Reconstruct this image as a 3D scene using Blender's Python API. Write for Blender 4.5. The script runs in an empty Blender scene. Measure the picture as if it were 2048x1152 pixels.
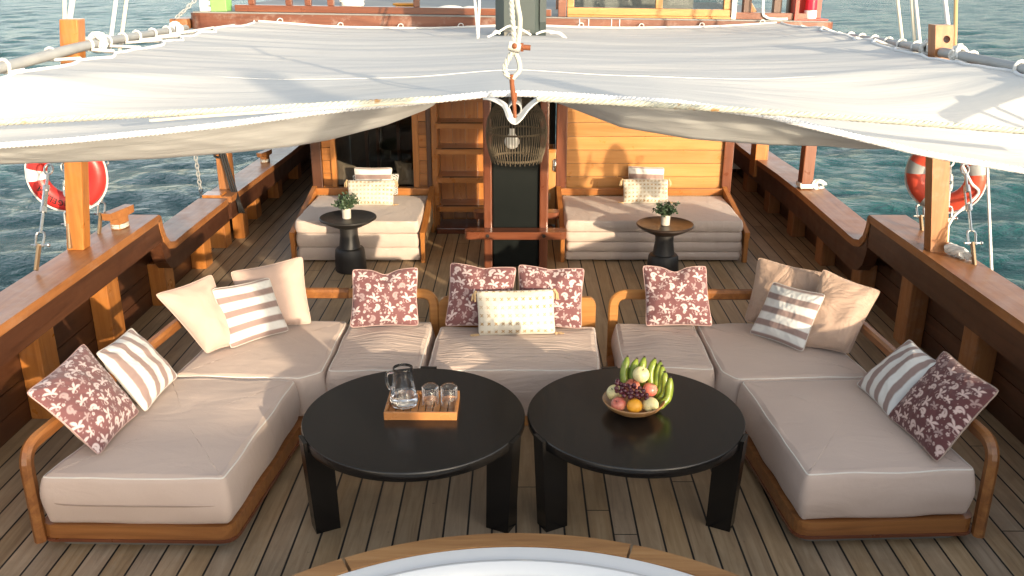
import bpy, bmesh, math, random
import numpy as np
from mathutils import Vector, Matrix, noise
R = math.radians
rnd = random.Random(7)
C = bpy.context.scene.collection
scene = bpy.context.scene

# ------------------------------------------------------------------ camera, world, sun, exposure
F = 1800.0; CAMZ = 2.33
PITCH = math.atan(646 / F); YAW = math.atan(11 / F) * math.cos(PITCH)
cam = bpy.data.cameras.new("camera"); cam.sensor_width = 36; cam.lens = 36 * F / 2048
cam.clip_start = 0.05; cam.clip_end = 6000
co = bpy.data.objects.new("camera", cam); C.objects.link(co)
co.location = (0, 0, CAMZ); co.rotation_euler = (R(90) - PITCH, 0, YAW)
scene.camera = co
SUN_EL = 9.7; SUN_AZ = 146.0                      # azimuth clockwise from +Y (away from the camera)
w = bpy.data.worlds.new("World"); scene.world = w; w.use_nodes = True
wn = w.node_tree.nodes; wl = w.node_tree.links
sky = wn.new("ShaderNodeTexSky"); sky.sky_type = 'NISHITA'; sky.sun_disc = False
sky.sun_elevation = R(SUN_EL); sky.sun_rotation = R(SUN_AZ); sky.air_density = 0.8; sky.dust_density = 1.2; sky.ozone_density = 1.0
hz = wn.new("ShaderNodeHueSaturation"); hz.inputs["Saturation"].default_value = 0.60   # hazy tropical sky
wl.new(sky.outputs[0], hz.inputs["Color"]); wl.new(hz.outputs[0], wn["Background"].inputs[0]); wn["Background"].inputs[1].default_value = 0.15
sl = bpy.data.lights.new("sun", 'SUN'); sl.energy = 2.0; sl.angle = R(0.7); sl.color = (1.0, 0.85, 0.66)
so = bpy.data.objects.new("sun", sl); C.objects.link(so)
sd = Vector((math.sin(R(SUN_AZ)) * math.cos(R(SUN_EL)), math.cos(R(SUN_AZ)) * math.cos(R(SUN_EL)), math.sin(R(SUN_EL))))
so.rotation_euler = sd.to_track_quat('Z', 'Y').to_euler()
scene.view_settings.view_transform = 'Standard'; scene.view_settings.look = 'None'
scene.view_settings.exposure = 1.85; scene.view_settings.gamma = 1.0
scene.view_settings.use_white_balance = True; scene.view_settings.white_balance_temperature = 7100; scene.view_settings.white_balance_tint = 9.0
scene.cycles.max_bounces = 14; scene.cycles.transmission_bounces = 14; scene.cycles.transparent_max_bounces = 12

# ------------------------------------------------------------------ measuring the photograph
_fw = Vector((-math.sin(YAW) * math.cos(PITCH), math.cos(YAW) * math.cos(PITCH), -math.sin(PITCH)))
_rt = Vector((math.cos(YAW), math.sin(YAW), 0)); _up = _rt.cross(_fw); _C = Vector((0, 0, CAMZ))
def ray(x, y): return _fw + _rt * ((x - 1024) / F) - _up * ((y - 576) / F)
def atz(x, y, z): d = ray(x, y); return _C + d * ((z - CAMZ) / d.z)
def aty(x, y, Y): d = ray(x, y); return _C + d * (Y / d.y)
def atx(x, y, X): d = ray(x, y); return _C + d * (X / d.x)
def V(*a): return Vector(a)

# ------------------------------------------------------------------ materials
class NT:
    def __init__(s, name):
        s.m = bpy.data.materials.new(name); s.m.use_nodes = True
        s.n = s.m.node_tree.nodes; s.l = s.m.node_tree.links; s.b = s.n["Principled BSDF"]
    def node(s, t, ins=None, **kw):
        n = s.n.new(t)
        for k, v in kw.items(): setattr(n, k, v)
        for k, v in (ins or {}).items(): s.put(n.inputs[k], v)
        return n
    def put(s, sock, v):
        if hasattr(v, 'is_linked') or hasattr(v, 'links'): s.l.new(v, sock)
        else: sock.default_value = v
    def math(s, op, a, b=0.0, c=0.0):
        n = s.node("ShaderNodeMath", operation=op)
        for i, v in enumerate((a, b, c)): s.put(n.inputs[i], v)
        return n.outputs[0]
    def mix(s, f, a, b, mode='MIX'):
        n = s.node("ShaderNodeMix", data_type='RGBA', blend_type=mode)
        s.put(n.inputs[0], f); s.put(n.inputs[6], a); s.put(n.inputs[7], b); return n.outputs[2]
    def ramp(s, f, stops):
        n = s.node("ShaderNodeValToRGB"); e = n.color_ramp.elements
        e[0].position, e[0].color = stops[0][0], col(stops[0][1]); e[1].position, e[1].color = stops[-1][0], col(stops[-1][1])
        for p, c in stops[1:-1]:
            x = e.new(p); x.color = col(c)
        s.put(n.inputs[0], f); return n.outputs[0]
    def noise(s, vec, scale, detail=4.0, rough=0.55, dist=0.0, dim='3D', out=0):
        n = s.node("ShaderNodeTexNoise", noise_dimensions=dim)
        s.put(n.inputs["Vector"], vec); n.inputs["Scale"].default_value = scale; n.inputs["Detail"].default_value = detail
        n.inputs["Roughness"].default_value = rough; n.inputs["Distortion"].default_value = dist
        return n.outputs[out]
    def obj(s): return s.node("ShaderNodeTexCoord").outputs["Object"]
    def map(s, vec, scale=(1, 1, 1), loc=(0, 0, 0), rot=(0, 0, 0)):
        n = s.node("ShaderNodeMapping"); s.put(n.inputs[0], vec)
        s.put(n.inputs[1], loc); n.inputs[2].default_value = rot; n.inputs[3].default_value = scale; return n.outputs[0]
    def bump(s, h, strength=0.3, dist=0.01, normal=None):
        n = s.node("ShaderNodeBump"); s.put(n.inputs["Height"], h); n.inputs["Strength"].default_value = strength
        n.inputs["Distance"].default_value = dist
        if normal: s.put(n.inputs["Normal"], normal)
        return n.outputs[0]
    def set(s, **kw):
        nm = dict(color="Base Color", rough="Roughness", metal="Metallic", normal="Normal", coat="Coat Weight", coatr="Coat Roughness",
                  trans="Transmission Weight", ior="IOR", sheen="Sheen Weight", spec="Specular IOR Level", emit="Emission Color", estr="Emission Strength",
                  sss="Subsurface Weight", sssr="Subsurface Radius", ssss="Subsurface Scale", coatn="Coat Normal")
        for k, v in kw.items(): s.put(s.b.inputs[nm[k]], v)
        return s.m
def col(c): return tuple(c) if len(c) == 4 else (*c, 1.0)

def wood(name, c1, c2, c3, axis='Y', rough=0.32, coat=0.25, wear=0.0, fine=14.0, ivar=0.45):
    t = NT(name); o = t.obj()
    isl = t.node("ShaderNodeNewGeometry").outputs["Random Per Island"]
    off = t.node("ShaderNodeCombineXYZ", {0: t.math('MULTIPLY', isl, 37.0), 1: t.math('MULTIPLY', isl, 91.0), 2: t.math('MULTIPLY', isl, 53.0)}).outputs[0]
    sc = {'X': (0.9, fine, fine), 'Y': (fine, 0.9, fine), 'Z': (fine, fine, 0.9)}[axis]
    v = t.map(o, sc, off)
    g = t.noise(v, 1.6, 8, 0.62, 0.7)
    c = t.ramp(g, [(0.28, c1), (0.5, c2), (0.74, c3)])
    vs = t.map(o, tuple(x * 0.22 for x in sc), off)
    bl = t.noise(vs, 1.5, 3, 0.5, 1.2)
    c = t.mix(t.math('MULTIPLY', bl, 0.55), c, col(tuple(x * 0.55 for x in c1)))
    hs = t.node("ShaderNodeHueSaturation", {"Color": c, "Value": t.math('MULTIPLY_ADD', isl, ivar, 1.025 - ivar / 2), "Saturation": 1.0}).outputs[0]
    if wear:
        wv = t.noise(o, 7.0, 8, 0.7)
        wm = t.ramp(wv, [(0.52, (0, 0, 0)), (0.68, (1, 1, 1))])
        hs = t.mix(t.math('MULTIPLY', wm, wear), hs, (0.42, 0.35, 0.30, 1))
    ro = t.math('MULTIPLY_ADD', t.noise(o, 9.0, 5), 0.3, rough - 0.15)
    return t.set(color=hs, rough=ro, coat=coat, coatr=0.18, normal=t.bump(g, 0.25, 0.004))

M = {}
TEAK = ((0.28, 0.095, 0.022), (0.43, 0.162, 0.040), (0.53, 0.225, 0.066))
MAHO = ((0.105, 0.028, 0.012), (0.17, 0.050, 0.022), (0.25, 0.085, 0.038))
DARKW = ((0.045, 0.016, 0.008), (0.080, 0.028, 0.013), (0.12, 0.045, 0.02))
RAIL = ((0.23, 0.085, 0.028), (0.34, 0.135, 0.045), (0.44, 0.19, 0.07))
for ax in 'XYZ':
    M['teak' + ax] = wood('teak_' + ax, *TEAK, axis=ax, wear=0.07)
    M['maho' + ax] = wood('mahogany_' + ax, *MAHO, axis=ax, coat=0.35)
    M['dark' + ax] = wood('dark_wood_' + ax, *DARKW, axis=ax, rough=0.4)
    M['rail' + ax] = wood('rail_wood_' + ax, *RAIL, axis=ax, rough=0.44, coat=0.12, wear=0.16)
M['pale'] = wood('pale_teak', (0.40, 0.178, 0.055), (0.51, 0.240, 0.078), (0.59, 0.300, 0.112), axis='X', coat=0.15, ivar=0.16)
M['paleZ'] = wood('pale_teak_Z', (0.40, 0.178, 0.055), (0.51, 0.240, 0.078), (0.59, 0.300, 0.112), axis='Z', coat=0.15)
M['worn'] = wood('worn_mahogany', (0.10, 0.03, 0.015), (0.17, 0.055, 0.028), (0.26, 0.10, 0.055), axis='X', rough=0.5, coat=0.1, wear=0.35)
M['sofaw'] = wood('sofa_teak', (0.17, 0.060, 0.018), (0.28, 0.105, 0.030), (0.40, 0.17, 0.05), axis='Y', rough=0.36, coat=0.3)
M['sofab'] = wood('sofa_base_teak', (0.19, 0.070, 0.021), (0.31, 0.120, 0.036), (0.42, 0.18, 0.055), axis='X', rough=0.36, coat=0.3)
M['sofawX'] = wood('sofa_teak_X', (0.33, 0.135, 0.036), (0.48, 0.215, 0.065), (0.58, 0.30, 0.10), axis='X', rough=0.36, coat=0.3)

def plain(name, c, rough=0.5, metal=0.0, coat=0.0, var=0.12, bumpv=0.0, bs=60.0, **kw):
    t = NT(name); o = t.obj(); n = t.noise(o, 6.0, 6, 0.6)
    cc = t.mix(t.math('MULTIPLY_ADD', n, 2 * var, -var * 0.6), col(c), col(tuple(x * 0.45 for x in c)))
    a = dict(color=cc, rough=t.math('MULTIPLY_ADD', t.noise(o, 17.0, 4), 0.2, rough - 0.1), metal=metal, coat=coat)
    if bumpv: a['normal'] = t.bump(t.noise(o, bs, 5), bumpv, 0.003)
    a.update(kw); return t.set(**a)

def fabric(name, c, weave=420.0, rough=0.9, wr=0.35, wscale=7.0, stretch=(1, 1, 1), patt=None, c2=None, c3=None, wdist=0.012, var=0.10):
    t = NT(name); o = t.obj()
    wv = t.node("ShaderNodeTexWave", {"Scale": weave / 20, "Distortion": 1.0, "Detail": 1.0}, bands_direction='X'); t.put(wv.inputs[0], t.map(o, (20, 20, 20)))
    fine = t.noise(o, weave, 2, 0.6)
    big = t.noise(t.map(o, stretch), wscale, 4, 0.5, 1.4)
    base = col(c)
    if patt:
        at = t.node("ShaderNodeAttribute", attribute_name=patt).outputs["Fac"]
        base = t.mix(at, col(c), col(c2)) if not c3 else t.ramp(at, [(0.0, c), (0.45, c3), (0.55, c3), (1.0, c2)])
    cc = t.mix(t.math('MULTIPLY', fine, var * 1.6), base, (0.02, 0.015, 0.012, 1))
    blot = t.noise(o, 3.0, 4, 0.6)
    cc = t.mix(t.math('MULTIPLY', blot, var), cc, (0.18, 0.13, 0.10, 1))
    h = t.math('ADD', t.math('MULTIPLY', big, 1.0), t.math('MULTIPLY', fine, 0.035))
    return t.set(color=cc, rough=rough, sheen=0.15, spec=0.25, normal=t.bump(h, wr, wdist))
TAUPE = (0.60, 0.468, 0.395)
M['cushion'] = fabric('taupe_canvas', TAUPE, wr=0.30, wscale=4.2, stretch=(0.8, 1.5, 1.0), wdist=0.025)
M['cushion_wr'] = fabric('taupe_canvas_wrinkled', TAUPE, wr=0.55, wscale=5.5, stretch=(0.45, 4.2, 1.4), wdist=0.045)
M['bedcush'] = fabric('beige_mattress_canvas', (0.58, 0.475, 0.415), wr=0.30, wscale=5.0, stretch=(1.6, 1.2, 1.0), wdist=0.03)
M['piping'] = plain('cream_piping', (0.74, 0.69, 0.62), 0.8)
M['pipr'] = plain('rose_piping', (0.46, 0.30, 0.275), 0.8)
M['pipg'] = plain('grey_piping', (0.52, 0.47, 0.43), 0.8)
M['pipd'] = plain('tan_piping', (0.34, 0.25, 0.20), 0.8)
M['bronze'] = plain('bronze_plate', (0.34, 0.24, 0.15), 0.45, metal=0.7, var=0.3)
M['beige'] = fabric('beige_cotton', (0.52, 0.375, 0.315), wr=0.4, wscale=6.0)
M['tan'] = fabric('tan_satin_cotton', (0.46, 0.32, 0.245), wr=0.85, wscale=5.5, rough=0.55, wdist=0.035)
M['stripe'] = fabric('striped_cotton', (0.66, 0.655, 0.635), patt='pat', c2=(0.275, 0.195, 0.178), wr=0.3, wscale=7.0, var=0.07)
M['paisley'] = fabric('printed_cotton', (0.170, 0.070, 0.074), patt='pat', c2=(0.60, 0.49, 0.48), wr=0.3, wscale=8.0, var=0.07)
M['paisleyd'] = fabric('dark_printed_cotton', (0.115, 0.038, 0.040), patt='pat', c2=(0.60, 0.44, 0.40), wr=0.3, wscale=8.0, var=0.07)
M['cream'] = fabric('cream_boucle', (0.64, 0.60, 0.51), patt='pat', c2=(0.36, 0.22, 0.085), wr=0.6, wscale=40.0, weave=200.0, wdist=0.006)
M['tribal'] = fabric('black_white_cotton', (0.75, 0.74, 0.70), patt='pat', c2=(0.03, 0.03, 0.03), wr=0.2)
M['tassel'] = plain('tan_yarn', (0.52, 0.36, 0.20), 0.9, bumpv=0.5)
def table_black():
    t = NT('satin_black_wood'); o = t.obj(); g = t.noise(t.map(o, (22, 1.2, 1.2)), 1.5, 6, 0.6, 0.6)
    return t.set(color=t.ramp(g, [(0.3, (0.0055, 0.005, 0.0048)), (0.75, (0.0105, 0.0092, 0.0085))]), rough=t.math('MULTIPLY_ADD', g, 0.12, 0.17), spec=0.40, normal=t.bump(g, 0.06, 0.002))
M['black'] = table_black()
M['mast'] = plain('black_mast_paint', (0.006, 0.008, 0.0075), 0.42, var=0.3, bumpv=0.2, bs=14.0, spec=0.18)
M['mastg'] = plain('grey_green_mast_paint', (0.045, 0.06, 0.058), 0.45, var=0.3, bumpv=0.2, bs=20.0)
M['sidetab'] = plain('black_mango_wood', (0.018, 0.016, 0.015), 0.5, var=0.4, bumpv=0.4, bs=30.0)
M['sidetab2'] = plain('dark_brown_wood', (0.030, 0.018, 0.013), 0.4, var=0.5, bumpv=0.4, bs=30.0)
M['steel'] = plain('stainless_steel', (0.55, 0.54, 0.52), 0.28, metal=1.0, var=0.15)
M['galv'] = plain('grey_pipe_paint', (0.33, 0.34, 0.34), 0.6, metal=0.1, var=0.35, bumpv=0.3, bs=20.0)
M['rust'] = plain('rusty_iron', (0.24, 0.075, 0.028), 0.75, metal=0.2, var=0.5, bumpv=0.5)
M['rope'] = plain('white_rope', (0.62, 0.615, 0.59), 0.85, var=0.1, bumpv=0.4, bs=150.0)
M['greyrope'] = plain('grey_rope', (0.46, 0.455, 0.41), 0.85, var=0.15, bumpv=0.4, bs=150.0)
M['creamrope'] = plain('cream_halyard', (0.66, 0.60, 0.47), 0.8, var=0.12, bumpv=0.3, bs=150.0)
M['bamboo'] = plain('bamboo', (0.48, 0.32, 0.15), 0.6, var=0.5)
M['blackcord'] = plain('black_cord', (0.012, 0.012, 0.013), 0.6)
M['orange'] = plain('ring_red', (0.50, 0.032, 0.030), 0.38, var=0.08)
M['orange2'] = plain('ring_orange', (0.58, 0.070, 0.038), 0.42, var=0.08)
M['white'] = plain('white_paint', (0.78, 0.78, 0.76), 0.5, var=0.06)
M['tub'] = plain('white_gelcoat', (0.80, 0.80, 0.79), 0.22, coat=0.5, var=0.03)
M['blackink'] = plain('black_ink', (0.015, 0.012, 0.012), 0.6)
M['plinth'] = plain('grey_plinth', (0.16, 0.155, 0.135), 0.7)
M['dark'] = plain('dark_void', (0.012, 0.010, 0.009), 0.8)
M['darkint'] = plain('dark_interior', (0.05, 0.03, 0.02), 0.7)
M['pot'] = plain('stoneware_pot', (0.55, 0.50, 0.43), 0.7, var=0.35, bumpv=0.3)
M['leaf'] = plain('grey_green_leaf', (0.055, 0.095, 0.050), 0.5, var=0.6)
M['stem'] = plain('green_stem', (0.09, 0.10, 0.045), 0.6)
M['cane'] = plain('rattan_cane', (0.52, 0.38, 0.22), 0.7)
M['rattan'] = plain('weathered_rattan', (0.115, 0.088, 0.056), 0.7, var=0.5)
M['bulb'] = plain('frosted_bulb', (0.80, 0.80, 0.78), 0.25, var=0.02)
M['slate'] = plain('grey_deck_paint', (0.22, 0.22, 0.21), 0.7, var=0.3)
M['green'] = plain('lime_green_paint', (0.20, 0.44, 0.12), 0.45)
M['red'] = plain('red_lens', (0.55, 0.02, 0.05), 0.15, coat=0.6)
M['redp'] = plain('red_paint', (0.45, 0.06, 0.04), 0.45)
M['yellow'] = plain('yellow_paint', (0.50, 0.22, 0.03), 0.5)
M['tray'] = wood('tray_teak', (0.36, 0.14, 0.045), (0.50, 0.21, 0.07), (0.58, 0.28, 0.10), axis='X', coat=0.3)
M['bowl'] = wood('bowl_wood', (0.30, 0.14, 0.05), (0.48, 0.25, 0.10), (0.62, 0.38, 0.19), axis='X', rough=0.5, coat=0.05, fine=9.0)
M['rimwood'] = wood('tub_rim_teak', (0.26, 0.12, 0.045), (0.42, 0.21, 0.08), (0.53, 0.30, 0.13), axis='X', rough=0.4, coat=0.2)

def fruit(name, c, c2, sc=3.0, rough=0.35, bumpv=0.0, spots=0.0):
    t = NT(name); o = t.obj()
    n = t.noise(o, sc * 8, 4, 0.6, 0.5)
    cc = t.ramp(n, [(0.35, c), (0.68, c2)])
    if spots:
        s = t.noise(o, 130, 2); cc = t.mix(t.math('MULTIPLY', t.ramp(s, [(0.62, (0, 0, 0)), (0.68, (1, 1, 1))]), spots), cc, (0.25, 0.16, 0.05, 1))
    a = dict(color=cc, rough=rough, sss=0.12, sssr=(0.01, 0.006, 0.003), ssss=0.5)
    if bumpv: a['normal'] = t.bump(t.noise(o, 260, 2), bumpv, 0.002)
    return t.set(**a)
M['pear'] = fruit('pale_yellow_skin', (0.66, 0.55, 0.26), (0.70, 0.62, 0.34), spots=0.4)
M['apple'] = fruit('pink_apple_skin', (0.48, 0.10, 0.075), (0.66, 0.30, 0.20), sc=2.0)
M['oran'] = fruit('orange_peel', (0.78, 0.34, 0.025), (0.80, 0.38, 0.04), bumpv=0.6, rough=0.42)
M['grape'] = fruit('red_grape_skin', (0.050, 0.010, 0.018), (0.16, 0.035, 0.045), rough=0.22)
M['banana'] = fruit('green_banana_skin', (0.12, 0.185, 0.020), (0.24, 0.285, 0.036), sc=4.0, spots=0.8)
M['btip'] = plain('banana_tip', (0.03, 0.02, 0.012), 0.8)

def glassm(name, c=(1, 1, 1), ior=1.45, rough=0.0):
    t = NT(name); n = t.noise(t.obj(), 5.0)
    return t.set(color=col(c), trans=1.0, ior=ior, rough=t.math('MULTIPLY', n, rough + 0.004))
M['glass'] = glassm('clear_glass'); M['waterg'] = glassm('drinking_water', ior=1.33)

def win_glass():
    t = NT('window_glass'); n = t.noise(t.obj(), 3.0)
    tr = t.node("ShaderNodeBsdfTransparent", {0: (0.72, 0.75, 0.74, 1)}); gl = t.node("ShaderNodeBsdfGlossy", {"Roughness": t.math('MULTIPLY', n, 0.02)})
    fr = t.node("ShaderNodeFresnel", {0: 1.5}); mx = t.node("ShaderNodeMixShader", {0: fr.outputs[0], 1: tr.outputs[0], 2: gl.outputs[0]})
    t.l.new(mx.outputs[0], t.n["Material Output"].inputs[0]); return t.m
M['pane'] = win_glass()

def canvas_mat():
    t = NT('white_awning_canvas'); o = t.obj()
    a = t.noise(t.map(o, (0.55, 5.0, 3.0)), 2.2, 5, 0.55, 0.8)
    b = t.noise(t.map(o, (1.2, 16.0, 6.0)), 2.0, 4, 0.55, 0.5)
    f = t.noise(o, 380, 2)
    st = t.noise(o, 1.3, 5, 0.6)
    c = t.mix(t.math('MULTIPLY', t.ramp(st, [(0.5, (0, 0, 0)), (0.75, (1, 1, 1))]), 0.22), (0.67, 0.672, 0.655, 1), (0.58, 0.545, 0.475, 1))
    h = t.math('ADD', t.math('ADD', a, t.math('MULTIPLY', b, 0.35)), t.math('MULTIPLY', f, 0.01))
    nn = t.bump(h, 0.20, 0.028)
    t.set(color=c, rough=0.9, spec=0.15, normal=nn)
    tl = t.node("ShaderNodeBsdfTranslucent", {0: (0.60, 0.60, 0.57, 1), "Normal": nn})
    mx = t.node("ShaderNodeMixShader", {0: 0.24, 1: t.b.outputs[0], 2: tl.outputs[0]})
    t.l.new(mx.outputs[0], t.n["Material Output"].inputs[0]); return t.m
M['canvas'] = canvas_mat()

def deck_mat():
    t = NT('teak_deck_planks'); o = t.obj()
    sp = t.node("ShaderNodeSeparateXYZ", {0: o})
    wob = t.math('MULTIPLY_ADD', t.noise(t.map(o, (0.3, 0.5, 0)), 1.0, 1), 0.02, -0.01)
    xs = t.math('DIVIDE', t.math('ADD', sp.outputs[0], wob), 0.106)
    idx = t.math('FLOOR', xs); fr = t.math('SUBTRACT', xs, idx)
    wn_ = t.node("ShaderNodeTexWhiteNoise", noise_dimensions='1D'); t.put(wn_.inputs["W"], idx)
    r1 = wn_.outputs["Value"]
    ys = t.math('DIVIDE', t.math('ADD', sp.outputs[1], t.math('MULTIPLY', r1, 17.0)), 3.4)
    yi = t.math('FLOOR', ys); yf = t.math('SUBTRACT', ys, yi)
    wn2 = t.node("ShaderNodeTexWhiteNoise", noise_dimensions='2D'); t.put(wn2.inputs["Vector"], t.node("ShaderNodeCombineXYZ", {0: idx, 1: yi}).outputs[0])
    r2 = wn2.outputs["Value"]
    seam = t.math('MAXIMUM', t.math('GREATER_THAN', t.math('ABSOLUTE', t.math('SUBTRACT', fr, 0.5)), 0.457), t.math('GREATER_THAN', t.math('ABSOLUTE', t.math('SUBTRACT', yf, 0.5)), 0.4992))
    gv = t.map(o, (16, 1.0, 1), t.node("ShaderNodeCombineXYZ", {0: t.math('MULTIPLY', r2, 40), 1: t.math('MULTIPLY', r2, 70)}).outputs[0])
    g = t.noise(gv, 1.8, 9, 0.65, 0.7)
    c = t.ramp(g, [(0.25, (0.225, 0.147, 0.085)), (0.5, (0.345, 0.240, 0.143)), (0.78, (0.46, 0.345, 0.225))])
    c = t.node("ShaderNodeHueSaturation", {"Color": c, "Value": t.math('MULTIPLY_ADD', r2, 0.24, 0.88), "Saturation": t.math("MULTIPLY_ADD", r1, 0.25, 0.88)}).outputs[0]
    st = t.noise(o, 2.3, 6, 0.62, 0.4)
    c = t.mix(t.math('MULTIPLY', t.ramp(st, [(0.45, (0, 0, 0)), (0.75, (1, 1, 1))]), 0.45), c, (0.10, 0.085, 0.062, 1))
    sp_ = t.noise(o, 28, 3); c = t.mix(t.math('MULTIPLY', t.ramp(sp_, [(0.70, (0, 0, 0)), (0.78, (1, 1, 1))]), 0.35), c, (0.05, 0.035, 0.025, 1))
    c = t.mix(seam, c, (0.012, 0.011, 0.010, 1))
    h = t.math('SUBTRACT', t.math('MULTIPLY', g, 0.25), seam)
    return t.set(color=c, rough=t.math('MULTIPLY_ADD', g, 0.3, 0.42), normal=t.bump(h, 0.5, 0.004), spec=0.35)
M['deck'] = deck_mat()

def water_mat():
    t = NT('sea_water'); o = t.obj()
    v = t.map(o, (1.0, 1.35, 1.0), rot=(0, 0, R(12)))
    a = t.noise(v, 3.6, 6, 0.64, 0.45); b = t.noise(v, 9.5, 4, 0.6, 0.2); d = t.noise(t.map(o, (0.5, 1.0, 1)), 0.55, 3, 0.55)
    h = t.math('ADD', t.math('ADD', t.math('MULTIPLY', a, 1.0), t.math('MULTIPLY', b, 0.30)), t.math('MULTIPLY', d, 0.25))
    cc = t.ramp(t.noise(t.map(o, (0.05, 0.09, 1)), 1.0, 3), [(0.35, (0.003, 0.060, 0.060)), (0.7, (0.006, 0.080, 0.077))])
    ln = t.node("ShaderNodeVectorMath", operation='LENGTH'); t.put(ln.inputs[0], o)
    rg_ = t.math('MINIMUM', t.math('MULTIPLY_ADD', ln.outputs["Value"], 0.0022, 0.07), 0.22)   # wavelets too small to resolve further out
    return t.set(color=cc, rough=rg_, ior=1.33, spec=0.30, normal=t.bump(t.math('MULTIPLY', t.math('MULTIPLY', h, 0.62), t.math('MINIMUM', t.math('MULTIPLY_ADD', ln.outputs["Value"], 0.030, 0.75), 4.0)), 1.0, 0.22))
M['water'] = water_mat()

def strand_rope(name, c1, c2, rust=0.0):
    t = NT(name); o = t.obj(); n = t.noise(o, 40, 4)
    c = t.mix(n, col(c1), col(c2))
    if rust:
        rr = t.noise(o, 13.0, 2, 0.5); c = t.mix(t.math('MULTIPLY', t.ramp(rr, [(0.64, (0, 0, 0)), (0.70, (1, 1, 1))]), rust), c, (0.36, 0.17, 0.03, 1))
    return t.set(color=c, rough=0.75)
M['wire'] = strand_rope('sheathed_wire_strands', (0.36, 0.36, 0.29), (0.52, 0.52, 0.45), 0.85)
M['wire2'] = strand_rope('grey_strands', (0.36, 0.36, 0.31), (0.50, 0.50, 0.46))
M['boltrope'] = strand_rope('white_rope_strands', (0.68, 0.675, 0.66), (0.56, 0.58, 0.62))

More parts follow.
